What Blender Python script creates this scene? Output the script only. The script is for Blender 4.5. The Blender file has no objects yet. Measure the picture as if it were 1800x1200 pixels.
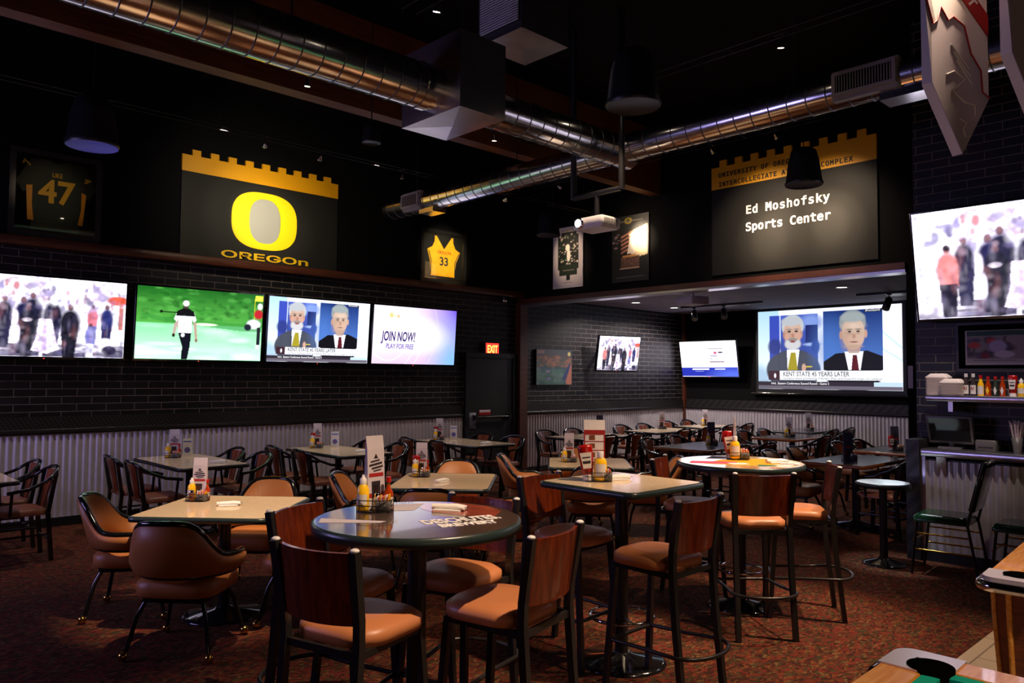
import bpy, math, random
import numpy as np
from mathutils import Matrix, Vector
random.seed(7)
R = math.radians
sc = bpy.context.scene
COL = sc.collection

# ------------------------------------------------------------------ camera
cam = bpy.data.cameras.new('camera'); cam_o = bpy.data.objects.new('camera', cam); COL.objects.link(cam_o)
cam.sensor_fit = 'HORIZONTAL'; cam.sensor_width = 36.0; cam.lens = 36.0 * 1352.01 / 1800.0
cam.clip_start = 0.05
CR = ((0.724, -0.037, -0.689), (-0.690, -0.028, -0.723), (0.007, 0.999, -0.046))
m3 = Matrix(CR).to_quaternion().to_matrix()
cam_o.matrix_world = Matrix.Translation((0, 0, 1.7)) @ m3.to_4x4()
sc.camera = cam_o
# ------------------------------------------------------------------ world / exposure
w = bpy.data.worlds.new('world'); sc.world = w; w.use_nodes = True
w.node_tree.nodes['Background'].inputs[0].default_value = (0.35, 0.30, 0.45, 1)
w.node_tree.nodes['Background'].inputs[1].default_value = 0.004
sc.view_settings.view_transform = 'Standard'; sc.view_settings.look = 'None'
sc.view_settings.gamma = 1.0; sc.view_settings.exposure = 0.0; sc.view_settings.use_curve_mapping = False
WARM = (1.0, 0.70, 0.47); WARM2 = (1.0, 0.74, 0.5); LILAC = (0.55, 0.45, 1.0)

def aim(o, loc, tgt):
    o.location = loc
    o.rotation_euler = (Vector(tgt) - Vector(loc)).to_track_quat('-Z', 'Y').to_euler()
def area(loc, tgt, sx, sy, p, col):
    l = bpy.data.lights.new('area_light', 'AREA'); l.shape = 'RECTANGLE'; l.size = sx; l.size_y = sy
    l.energy = p; l.color = col
    o = bpy.data.objects.new('area_light', l); COL.objects.link(o); aim(o, loc, tgt); return o
def spot(loc, tgt, p, col, ang=40, blend=0.6, r=0.03):
    l = bpy.data.lights.new('spot_light', 'SPOT'); l.energy = p; l.color = col; l.spot_size = R(ang)
    l.spot_blend = blend; l.shadow_soft_size = r
    o = bpy.data.objects.new('spot_light', l); COL.objects.link(o); aim(o, loc, tgt); return o

# added unseen fill areas: lilac from the left, warm from behind towards the ducts
area((-2.7, 7.2, 2.4), (6, 4.5, 1.2), 2.8, 1.3, 100, (0.48, 0.40, 1.0))
area((1.5, -3.2, 1.6), (5.0, 5.5, 4.4), 5.0, 1.4, 26, (1.0, 0.58, 0.38))
for x in (-1.0, 1.25, 3.3, 5.2, 7.2):   # added spots without fixtures, washing the left wall and its tables
    spot((x, 7.85, 4.3), (x, 8.75, .6), 150, (1.0, .80, .70), 62, .8, .04)
spot((6.7, 1.5, 4.7), (8.2, 2.15, 1.75), 420, (1.0, .80, .72), 30, .8, .04)  # added spot without a fixture, brightens the shelf and framed print
spot((7.0, 3.3, 4.7), (7.45, 2.82, .75), 520, (.80, .92, 1.0), 14, .6, .04)  # added narrow cool spot, no fixture, whitens the small round table
# warm lamps of the cable tracks over the tables
for loc, tgt, p, a in (((2.7, .7, 4.7), (1.95, 2.42, .8), 900, 34), ((4.2, 1.0, 4.7), (3.62, 2.55, .8), 900, 32),
                       ((5.9, 1.3, 4.7), (5.1, 2.65, .8), 900, 34), ((2.2, 4.0, 4.7), (2.36, 5.44, .7), 950, 25),
                       ((4.3, 4.2, 4.7), (4.6, 5.5, .7), 480, 30), ((6.2, .5, 4.7), (5.0, 1.9, 0), 640, 48),
                       ((6.6, 4.0, 4.7), (6.7, 5.5, .7), 420, 32), ((2.9, -.6, 4.7), (3.2, .9, .8), 420, 40)):
    spot(loc, tgt, p, WARM, a, 0.7, 0.05)

# ------------------------------------------------------------------ materials
def srgb(c):
    return tuple(((x / 12.92) if x <= 0.04045 else ((x + 0.055) / 1.055) ** 2.4) for x in c)
def hexc(h):
    return srgb(tuple(int(h[i:i + 2], 16) / 255 for i in (0, 2, 4)))
def mat(name, col, rough=0.5, metal=0.0, emit=0.0, spec=0.5, coat=0.0, noise=0.0, nscale=20.0, bump=0.0):
    m = bpy.data.materials.new(name); m.use_nodes = True
    nt = m.node_tree; b = nt.nodes['Principled BSDF']
    b.inputs['Base Color'].default_value = (*col, 1); b.inputs['Roughness'].default_value = rough
    b.inputs['Metallic'].default_value = metal; b.inputs['Specular IOR Level'].default_value = spec
    b.inputs['Coat Weight'].default_value = coat
    if emit > 0:
        b.inputs['Emission Color'].default_value = (*col, 1); b.inputs['Emission Strength'].default_value = emit
    if noise > 0 or bump > 0:
        tc = nt.nodes.new('ShaderNodeTexCoord'); n = nt.nodes.new('ShaderNodeTexNoise')
        n.inputs['Scale'].default_value = nscale; n.inputs['Detail'].default_value = 4
        nt.links.new(tc.outputs['Object'], n.inputs['Vector'])
        if noise > 0:
            r = nt.nodes.new('ShaderNodeValToRGB')
            r.color_ramp.elements[0].position = 0.3; r.color_ramp.elements[1].position = 0.7
            r.color_ramp.elements[0].color = (*[max(0, x * (1 - noise)) for x in col], 1)
            r.color_ramp.elements[1].color = (*[min(1, x * (1 + noise)) for x in col], 1)
            nt.links.new(n.outputs['Fac'], r.inputs['Fac']); nt.links.new(r.outputs['Color'], b.inputs['Base Color'])
        if bump > 0:
            bp = nt.nodes.new('ShaderNodeBump'); bp.inputs['Strength'].default_value = bump; bp.inputs['Distance'].default_value = 0.01
            nt.links.new(n.outputs['Fac'], bp.inputs['Height']); nt.links.new(bp.outputs['Normal'], b.inputs['Normal'])
    return m
def wood(name, c1, c2, scale=(3, 30, 30), rough=0.3, coat=0.3):
    m = mat(name, c1, rough, coat=coat); nt = m.node_tree; b = nt.nodes['Principled BSDF']
    tc = nt.nodes.new('ShaderNodeTexCoord'); mp = nt.nodes.new('ShaderNodeMapping'); mp.inputs['Scale'].default_value = scale
    n = nt.nodes.new('ShaderNodeTexNoise'); n.inputs['Scale'].default_value = 2; n.inputs['Detail'].default_value = 5; n.inputs['Distortion'].default_value = 0.6
    r = nt.nodes.new('ShaderNodeValToRGB'); r.color_ramp.elements[0].position = .35; r.color_ramp.elements[1].position = .65
    r.color_ramp.elements[0].color = (*c1, 1); r.color_ramp.elements[1].color = (*c2, 1)
    nt.links.new(tc.outputs['Object'], mp.inputs[0]); nt.links.new(mp.outputs[0], n.inputs['Vector'])
    nt.links.new(n.outputs['Fac'], r.inputs[0]); nt.links.new(r.outputs[0], b.inputs['Base Color'])
    return m
def brick_mat(name, axis):
    m = mat(name, (.01, .01, .012), 0.42, spec=.35); nt = m.node_tree; b = nt.nodes['Principled BSDF']
    tc = nt.nodes.new('ShaderNodeTexCoord'); sep = nt.nodes.new('ShaderNodeSeparateXYZ'); cmb = nt.nodes.new('ShaderNodeCombineXYZ')
    nt.links.new(tc.outputs['Object'], sep.inputs[0])
    nt.links.new(sep.outputs[axis], cmb.inputs[0]); nt.links.new(sep.outputs[2], cmb.inputs[1])
    br = nt.nodes.new('ShaderNodeTexBrick'); nt.links.new(cmb.outputs[0], br.inputs['Vector'])
    br.inputs['Scale'].default_value = 1; br.inputs['Brick Width'].default_value = 0.31; br.inputs['Row Height'].default_value = 0.085
    br.inputs['Mortar Size'].default_value = 0.005; br.inputs['Mortar Smooth'].default_value = 0.3
    br.inputs['Color1'].default_value = (.006, .006, .008, 1); br.inputs['Color2'].default_value = (.012, .012, .016, 1)
    br.inputs['Mortar'].default_value = (.15, .125, .105, 1)
    n = nt.nodes.new('ShaderNodeTexNoise'); n.inputs['Scale'].default_value = 9; nt.links.new(tc.outputs['Object'], n.inputs['Vector'])
    mx = nt.nodes.new('ShaderNodeMix'); mx.data_type = 'RGBA'; mx.blend_type = 'MULTIPLY'; mx.inputs[0].default_value = 0.7
    nt.links.new(br.outputs['Color'], mx.inputs[6])
    rr = nt.nodes.new('ShaderNodeValToRGB'); rr.color_ramp.elements[0].color = (.45, .45, .45, 1); rr.color_ramp.elements[0].position = .3; rr.color_ramp.elements[1].position = .62
    nt.links.new(n.outputs['Fac'], rr.inputs[0]); nt.links.new(rr.outputs[0], mx.inputs[7])
    nt.links.new(mx.outputs[2], b.inputs['Base Color'])
    bp = nt.nodes.new('ShaderNodeBump'); bp.inputs['Strength'].default_value = .5; bp.inputs['Distance'].default_value = .006; bp.invert = True
    nt.links.new(br.outputs['Fac'], bp.inputs['Height']); nt.links.new(bp.outputs['Normal'], b.inputs['Normal'])
    return m
def carpet_mat():
    m = mat('carpet', (.1, .04, .03), 0.95, spec=0.1); nt = m.node_tree; b = nt.nodes['Principled BSDF']
    tc = nt.nodes.new('ShaderNodeTexCoord'); mp = nt.nodes.new('ShaderNodeMapping'); mp.inputs['Scale'].default_value = (36, 76, 1)
    mp.inputs['Rotation'].default_value = (0, 0, R(40))
    nz = nt.nodes.new('ShaderNodeTexNoise'); nz.inputs['Scale'].default_value = 14; nt.links.new(tc.outputs['Object'], nz.inputs['Vector'])
    ad = nt.nodes.new('ShaderNodeMix'); ad.data_type = 'RGBA'; ad.blend_type = 'LINEAR_LIGHT'; ad.inputs[0].default_value = .045
    nt.links.new(tc.outputs['Object'], ad.inputs[6]); nt.links.new(nz.outputs['Color'], ad.inputs[7]); nt.links.new(ad.outputs[2], mp.inputs[0])
    n = nt.nodes.new('ShaderNodeTexVoronoi'); n.voronoi_dimensions = '2D'; n.inputs['Scale'].default_value = 1.0; nt.links.new(mp.outputs[0], n.inputs['Vector'])
    sx = nt.nodes.new('ShaderNodeSeparateColor'); nt.links.new(n.outputs['Color'], sx.inputs[0])
    r = nt.nodes.new('ShaderNodeValToRGB'); e = r.color_ramp.elements; r.color_ramp.interpolation = 'CONSTANT'
    e[0].position = 0; e[0].color = (.018, .010, .007, 1); e[1].position = .16; e[1].color = (.17, .020, .016, 1)
    for p, cc in ((.34, (.05, .012, .009)), (.46, (.030, .042, .016)), (.56, (.20, .038, .018)), (.68, (.10, .032, .015)), (.78, (.06, .058, .024)), (.86, (.22, .075, .022)), (.93, (.20, .12, .045))):
        x = e.new(p); x.color = (*cc, 1)
    for x in e: x.color = [*[.78 * (.66 * q + .34 * g) for q, g in zip(x.color[:3], (.10, .030, .015))], 1]
    nt.links.new(sx.outputs[0], r.inputs[0])
    n2 = nt.nodes.new('ShaderNodeTexNoise'); n2.inputs['Scale'].default_value = 160; nt.links.new(tc.outputs['Object'], n2.inputs['Vector'])
    mx = nt.nodes.new('ShaderNodeMix'); mx.data_type = 'RGBA'; mx.blend_type = 'OVERLAY'; mx.inputs[0].default_value = .3
    nt.links.new(r.outputs[0], mx.inputs[6]); nt.links.new(n2.outputs['Fac'], mx.inputs[7])
    nt.links.new(mx.outputs[2], b.inputs['Base Color'])
    bp = nt.nodes.new('ShaderNodeBump'); bp.inputs['Strength'].default_value = .4; bp.inputs['Distance'].default_value = .005
    nt.links.new(n2.outputs['Fac'], bp.inputs['Height']); nt.links.new(bp.outputs['Normal'], b.inputs['Normal'])
    return m
def grid_tile_mat(name, col, line, bw, rh, off=0.0, rough=.8):
    m = mat(name, col, rough); nt = m.node_tree; b = nt.nodes['Principled BSDF']
    tc = nt.nodes.new('ShaderNodeTexCoord'); br = nt.nodes.new('ShaderNodeTexBrick'); nt.links.new(tc.outputs['Object'], br.inputs['Vector'])
    br.offset = off; br.inputs['Scale'].default_value = 1; br.inputs['Brick Width'].default_value = bw; br.inputs['Row Height'].default_value = rh
    br.inputs['Mortar Size'].default_value = .006; br.inputs['Color1'].default_value = (*col, 1); br.inputs['Color2'].default_value = (*[c * .85 for c in col], 1)
    br.inputs['Mortar'].default_value = (*line, 1); nt.links.new(br.outputs['Color'], b.inputs['Base Color'])
    return m
def diamond_mat():
    m = mat('diamond_plate', (.02, .02, .02), .4, .6); nt = m.node_tree; b = nt.nodes['Principled BSDF']
    tc = nt.nodes.new('ShaderNodeTexCoord'); mp = nt.nodes.new('ShaderNodeMapping'); mp.inputs['Rotation'].default_value = (R(45), R(45), R(45)); mp.inputs['Scale'].default_value = (60, 60, 60)
    ck = nt.nodes.new('ShaderNodeTexChecker'); ck.inputs['Scale'].default_value = 1
    ck.inputs['Color1'].default_value = (.012, .012, .012, 1); ck.inputs['Color2'].default_value = (.06, .055, .055, 1)
    nt.links.new(tc.outputs['Object'], mp.inputs[0]); nt.links.new(mp.outputs[0], ck.inputs['Vector']); nt.links.new(ck.outputs['Color'], b.inputs['Base Color'])
    return m
def pic_mat(name, emit):
    m = bpy.data.materials.new(name); m.use_nodes = True; nt = m.node_tree; b = nt.nodes['Principled BSDF']
    at = nt.nodes.new('ShaderNodeAttribute'); at.attribute_name = 'pic'
    if emit > 0:
        b.inputs['Base Color'].default_value = (.01, .01, .01, 1); b.inputs['Roughness'].default_value = .3
        nt.links.new(at.outputs['Color'], b.inputs['Emission Color']); b.inputs['Emission Strength'].default_value = emit
    else:
        nt.links.new(at.outputs['Color'], b.inputs['Base Color']); b.inputs['Roughness'].default_value = .45
    return m
def glow(name, col, s):
    m = bpy.data.materials.new(name); m.use_nodes = True; nt = m.node_tree; b = nt.nodes['Principled BSDF']
    b.inputs['Base Color'].default_value = (0, 0, 0, 1); b.inputs['Emission Color'].default_value = (*col, 1); b.inputs['Emission Strength'].default_value = s
    return m
def glass_mat():
    m = bpy.data.materials.new('pane_glass'); m.use_nodes = True; nt = m.node_tree; nt.nodes.clear()
    o = nt.nodes.new('ShaderNodeOutputMaterial'); t = nt.nodes.new('ShaderNodeBsdfTransparent'); g = nt.nodes.new('ShaderNodeBsdfGlossy')
    g.inputs['Roughness'].default_value = .02; mx = nt.nodes.new('ShaderNodeMixShader'); f = nt.nodes.new('ShaderNodeFresnel'); f.inputs[0].default_value = 1.45
    nt.links.new(f.outputs[0], mx.inputs[0]); nt.links.new(t.outputs[0], mx.inputs[1]); nt.links.new(g.outputs[0], mx.inputs[2]); nt.links.new(mx.outputs[0], o.inputs[0])
    return m
M = dict(
    carpet=carpet_mat(), tile=grid_tile_mat('cream_tile', (.52, .40, .27), (.22, .16, .1), .9, .15, .5, .4),
    brickX=brick_mat('brick_along', 0), brickY=brick_mat('brick_across', 1),
    black=mat('black_paint', (.003, .003, .0033), .8, spec=.12), black2=mat('black_satin', (.008, .008, .009), .4),
    blackg=mat('black_gloss', (.008, .008, .009), .12, coat=.4), steelb=mat('black_steel', (.02, .018, .018), .3, .3),
    corr=mat('corrugated_steel', (.66, .62, .64), .42, .5, noise=.08, nscale=6), diamond=diamond_mat(),
    ledge=wood('ledge_wood', hexc('3a1a0e'), hexc('5a2a14'), (2, 40, 40), .45, .1), beam=wood('beam_wood', hexc('5a2c14'), hexc('74401c'), (1.5, 20, 20), .55, 0),
    cherry=wood('cherry_wood', hexc('551c06'), hexc('7a3010'), (20, 20, 3), .28, .4), splat=wood('splat_wood', hexc('6e3015'), hexc('8c451f'), (20, 20, 3), .35, .3),
    oak=wood('oak_rail', hexc('d88a2c'), hexc('f0ae54'), (3, 25, 25), .25, .5), poolside=wood('pool_side', hexc('5a2c16'), hexc('7a3e20'), (3, 3, 25), .35, .3),
    tan=mat('tan_vinyl', hexc('c07a4c'), .42, bump=.06, nscale=180), tan2=mat('orange_vinyl', hexc('b8743c'), .45, bump=.06, nscale=180),
    brownseat=mat('brown_vinyl', hexc('7a4228'), .45), greenv=mat('green_vinyl', hexc('123d22'), .22, coat=.3), gold=mat('brass', hexc('c9a050'), .2, 1.0),
    chrome=mat('chrome', (.75, .75, .78), .08, 1.0), galv=mat('galvanised', (.66, .65, .65), .19, 1.0, noise=.12, nscale=7), galvd=mat('galvanised_seam', (.12, .12, .13), .4, 1.0),
    cream=mat('cream_laminate', hexc('e4cba6'), .13, noise=.10, nscale=60, coat=.2), slate=mat('slate_laminate', hexc('4a4a50'), .16, noise=.1, nscale=80),
    green_edge=mat('green_edge', (.02, .035, .035), .3), wood_edge=wood('wood_edge', hexc('8a4a20'), hexc('a8602c'), (3, 30, 30), .3, .3),
    dark_top=mat('dark_print', hexc('54443c'), .15, noise=.12, nscale=6, spec=.8, coat=.5), white=mat('white_plastic', (.72, .70, .70), .4), whitebright=mat('white_laminate', (.82, .84, .82), .12, coat=.4),
    paper=mat('paper', (.78, .74, .72), .8), papergrey=mat('paper_lilac', (.55, .50, .55), .7), napkin=mat('napkin', (.88, .85, .82), .9),
    yellow=mat('yellow_paint', hexc('e8a400'), .5), yellowO=mat('yellow_emblem', hexc('f7d000'), .5), silver=mat('silver_print', (.30, .30, .28), .5), panel=mat('panel_black', (.015, .0148, .0135), .55, spec=.2),
    goldtext=mat('gold_text', hexc('e6b800'), .5), mustard=mat('mustard_yellow', hexc('fcc81c'), .3, coat=.2), ketchup=mat('ketchup_red', hexc('a00d0a'), .25, coat=.3),
    red=mat('red_plastic', hexc('b81410'), .3), amber=mat('amber_sauce', hexc('a8380a'), .2, coat=.3), greenglass=mat('green_cap', hexc('1c6a30'), .3), pink=mat('pink_packet', hexc('e0507a'), .6),
    label=mat('bottle_label', (.75, .72, .68), .6), textblack=mat('text_black', (.01, .01, .01), .6), textwhite=mat('text_white', (.9, .88, .85), .6),
    textred=mat('text_red', hexc('a01818'), .6), darkpic=mat('menu_photo', hexc('2a2024'), .5), brownpic=mat('menu_food', hexc('7a4422'), .5),
    felt=mat('pool_felt', hexc('16a68c'), .95, spec=.1), hole=mat('pocket_hole', (.002, .002, .002), 1.0, spec=0.0), nickel=mat('nickel_cast', (.72, .66, .70), .3, .5),
    shadegrey=mat('vent_grey', (.28, .26, .27), .5), steel=mat('stainless', (.62, .60, .64), .28, 1.0), foam=mat('foam_white', (.80, .72, .66), .8), glowpaint=mat('speaker_glow_paint', hexc('4a4ae0'), .5), blackmesh=mat('speaker_mesh', (.012, .012, .018), .4, .3),
    boxmetal=mat('box_metal', (.62, .60, .62), .3, 1.0, noise=.08, nscale=5), ceil=grid_tile_mat('ceiling_tile', (.13, .11, .15), (.012, .010, .015), .61, .61), jersey=mat('jersey_yellow', hexc('f4b400'), .7, noise=.08, nscale=12),
    dkgreen=mat('dark_green', hexc('14281a'), .6), greypaint=mat('grey_paint', (.16, .17, .22), .5), greym=mat('grey_plastic', (.10, .095, .09), .4),
    screen=pic_mat('screen_picture', 1.15), screen2=pic_mat('screen_projected', .95), screen3=pic_mat('screen_bright', 1.35), print=pic_mat('printed_picture', 0), glass=glass_mat(),
    lamp=glow('lamp_glow', (1, .82, .62), 30), down=glow('downlight_glow', (1, .9, .8), 6), exitred=glow('exit_red', (1, .03, .02), 2.2), exittext=glow('exit_text', (1, .45, .08), 3.0),
    led=glow('led_red', (1, .05, .03), 3), ink=glow('ink_dark', (.05, .02, .2), 1), inkw=glow('ink_white', (.9, .9, .95), 1.2), inkblk=glow('ink_black', (.01, .01, .012), 1), inkgrey=glow('ink_grey', (.16, .16, .18), 1), inkblue=glow('ink_blue', (.2, .15, .6), 1),
    lens=glow('projector_lens', (.85, .85, 1), 2.5), teal=mat('teal', hexc('1e6a5c'), .4), straw=mat('straw_white', (.62, .50, .50), .7), bannergrey=mat('banner_grey', (.34, .31, .36), .6), bannerwhite=mat('banner_white', (.66, .63, .64), .6), navy=mat('navy', hexc('1c2438'), .5),
)

# ------------------------------------------------------------------ mesh building
class MB:
    def __init__(s): s.v = []; s.f = []; s.m = []; s.sm = []; s.mi = 0; s.T = None
    def add(s, vs, fs, smooth=False, mi=None):
        o = len(s.v)
        if s.T is not None: vs = [s.T @ Vector(p) for p in vs]
        s.v += [tuple(p) for p in vs]
        k = s.mi if mi is None else mi
        for f in fs: s.f.append(tuple(i + o for i in f)); s.m.append(k); s.sm.append(smooth)
        return s
    def box(s, x0, y0, z0, x1, y1, z1, bev=0.0, mi=None):
        if bev <= 0:
            vs = [(x, y, z) for x in (x0, x1) for y in (y0, y1) for z in (z0, z1)]
            fs = [(0, 1, 3, 2), (4, 6, 7, 5), (0, 4, 5, 1), (2, 3, 7, 6), (0, 2, 6, 4), (1, 5, 7, 3)]
            return s.add(vs, fs, False, mi)
        b = min(bev, (x1 - x0) / 2.01, (y1 - y0) / 2.01, (z1 - z0) / 2.01)
        poly = rrect(x0, y0, x1, y1, b, 4)
        ins = rrect(x0 + b * .7, y0 + b * .7, x1 - b * .7, y1 - b * .7, b * .5, 4)
        rings = [[(x, y, z0) for x, y in ins], [(x, y, z0 + b * .7) for x, y in poly], [(x, y, z1 - b * .7) for x, y in poly], [(x, y, z1) for x, y in ins]]
        return s.rings(rings, True, True, True, True, mi)
    def rings(s, rings, closed=True, cap0=False, cap1=False, smooth=True, mi=None):
        n = len(rings[0]); vs = [p for r in rings for p in r]; fs = []
        for i in range(len(rings) - 1):
            for j in range(n if closed else n - 1):
                k = (j + 1) % n
                fs.append((i * n + j, i * n + k, (i + 1) * n + k, (i + 1) * n + j))
        s.add(vs, fs, smooth, mi)
        if cap0: s.add(rings[0], [tuple(range(n))[::-1]], False, mi)
        if cap1: s.add(rings[-1], [tuple(range(n))], False, mi)
        return s
    def lathe(s, prof, c=(0, 0, 0), n=24, cap0=True, cap1=True, mi=None, sx=1, sy=1):
        rs = [[(c[0] + sx * r * math.cos(2 * math.pi * j / n), c[1] + sy * r * math.sin(2 * math.pi * j / n), c[2] + z) for j in range(n)] for r, z in prof]
        return s.rings(rs, True, cap0, cap1, True, mi)
    def tube(s, path, r, n=8, closed=False, mi=None, sq=False, rs=None, flat=1.0):
        P = [Vector(p) for p in path]; N = len(P); rings = []; up = None
        for i, p in enumerate(P):
            a = P[i - 1] if (i > 0 or closed) else P[i]; b = P[(i + 1) % N] if (i < N - 1 or closed) else P[i]
            t = (b - a).normalized()
            if up is None:
                u = Vector((0, 0, 1)) if abs(t.z) < .9 else Vector((0, 1, 0))
                up = (u - t * u.dot(t)).normalized()
            else:
                q = up - t * up.dot(t)
                up = q.normalized() if q.length > 1e-5 else up
            sd = t.cross(up); rr = r if rs is None else rs[i]
            if sq: rings.append([p + up * (rr * a1 * flat) + sd * (rr * b1) for a1, b1 in ((1, 1), (1, -1), (-1, -1), (-1, 1))])
            else: rings.append([p + up * (rr * flat * math.cos(2 * math.pi * j / n)) + sd * (rr * math.sin(2 * math.pi * j / n)) for j in range(n)])
        if closed: rings.append(rings[0])
        return s.rings(rings, True, not closed, not closed, not sq, mi)
    def prism(s, poly, z0, z1, mi=None, smooth=False):
        n = len(poly)
        s.add([(x, y, z0) for x, y in poly] + [(x, y, z1) for x, y in poly], [(i, (i + 1) % n, n + (i + 1) % n, n + i) for i in range(n)], smooth, mi)
        s.add([(x, y, z1) for x, y in poly], [tuple(range(n))], False, mi)
        s.add([(x, y, z0) for x, y in poly], [tuple(range(n))[::-1]], False, mi)
        return s
    def sphere(s, c, r, n=12, mi=None, sz=1.0):
        pr = [(max(1e-4, r * math.sin(math.pi * i / 8)), -r * sz * math.cos(math.pi * i / 8)) for i in range(9)]
        return s.lathe(pr, c, n, False, False, mi)
    def build(s, name, mats, parent=None):
        me = bpy.data.meshes.new(name); me.from_pydata(s.v, [], s.f)
        for m in (mats if isinstance(mats, (list, tuple)) else [mats]): me.materials.append(M[m] if isinstance(m, str) else m)
        me.polygons.foreach_set('material_index', s.m); me.polygons.foreach_set('use_smooth', s.sm); me.update()
        o = bpy.data.objects.new(name, me); COL.objects.link(o)
        if parent is not None: o.parent = parent
        return o
def rrect(x0, y0, x1, y1, r, n=5):
    out = []
    for cx, cy, a0 in ((x1 - r, y1 - r, 0), (x0 + r, y1 - r, 90), (x0 + r, y0 + r, 180), (x1 - r, y0 + r, 270)):
        for i in range(n + 1): a = R(a0 + 90 * i / n); out.append((cx + r * math.cos(a), cy + r * math.sin(a)))
    return out
def circ(r, n=32, cx=0, cy=0, sx=1, sy=1): return [(cx + sx * r * math.cos(2 * math.pi * i / n), cy + sy * r * math.sin(2 * math.pi * i / n)) for i in range(n)]

def tag(o, label, cat, group=None):
    o['label'] = label; o['category'] = cat
    if group: o['group'] = group
    return o
def thing(name, label, cat, loc=(0, 0, 0), rz=0.0, group=None, mx=None):
    o = bpy.data.objects.new(name, None); COL.objects.link(o); o.empty_display_size = .1
    if mx is not None: o.matrix_world = mx
    else: o.location = loc; o.rotation_euler = (0, 0, rz)
    return tag(o, label, cat, group)
def struct(o): o['kind'] = 'structure'; return o
def dup(root, loc, rz, label):
    r = root.copy(); COL.objects.link(r); r.location = loc; r.rotation_euler = (0, 0, rz); r['label'] = label
    for ch in list(root.children):
        c = ch.copy(); COL.objects.link(c); c.parent = r
        for g in list(ch.children):
            d = g.copy(); COL.objects.link(d); d.parent = c
    return r
def face_rz(dx, dy): return math.atan2(dy, dx) - math.pi / 2   # local +y looks along (dx, dy)
LW = 9.79; RW = 9.5; BW = 14.64
def wl(x, z, off=0.0, y=LW): # frame on the left wall: local x = right, y = up, z = out
    return Matrix(((1, 0, 0, x), (0, 0, -1, y - off), (0, 1, 0, z), (0, 0, 0, 1)))
def wr(y, z, off=0.0, x=RW): # frame on a wall that looks towards -X
    return Matrix(((0, 0, -1, x - off), (-1, 0, 0, y), (0, 1, 0, z), (0, 0, 0, 1)))

FONTS = {}
def font(n):
    if n not in FONTS:
        FONTS[n] = None
        try:
            FONTS[n] = bpy.data.fonts.load(bpy.utils.system_resource('DATAFILES', path='fonts') + '/' + n)
        except Exception: pass
    return FONTS[n]
def text(mb, s, size, x, y, z, depth=.004, sx=1.0, fnt=None, off=0.0, align='LEFT', shear=0.0, rot=0.0, mi=None, width=None):
    cu = bpy.data.curves.new('txt', 'FONT'); cu.body = s; cu.size = size; cu.align_x = align; cu.extrude = depth / 2; cu.offset = off; cu.shear = shear
    cu.resolution_u = 3
    if fnt and font(fnt): cu.font = font(fnt)
    o = bpy.data.objects.new('txt', cu); COL.objects.link(o)
    bpy.context.view_layer.update()
    me = bpy.data.meshes.new_from_object(o.evaluated_get(bpy.context.evaluated_depsgraph_get()))
    vs = [v.co.copy() for v in me.vertices]
    if width and vs:
        a = min(v.x for v in vs); b = max(v.x for v in vs); sx = width / (b - a)
    c, sn = math.cos(rot), math.sin(rot)
    pts = [(x + (v.x * sx) * c - v.y * sn, y + (v.x * sx) * sn + v.y * c, z + v.z + depth / 2) for v in vs]
    mb.add(pts, [tuple(p.vertices) for p in me.polygons], False, mi)
    bpy.data.objects.remove(o); bpy.data.curves.remove(cu); bpy.data.meshes.remove(me)

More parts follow.
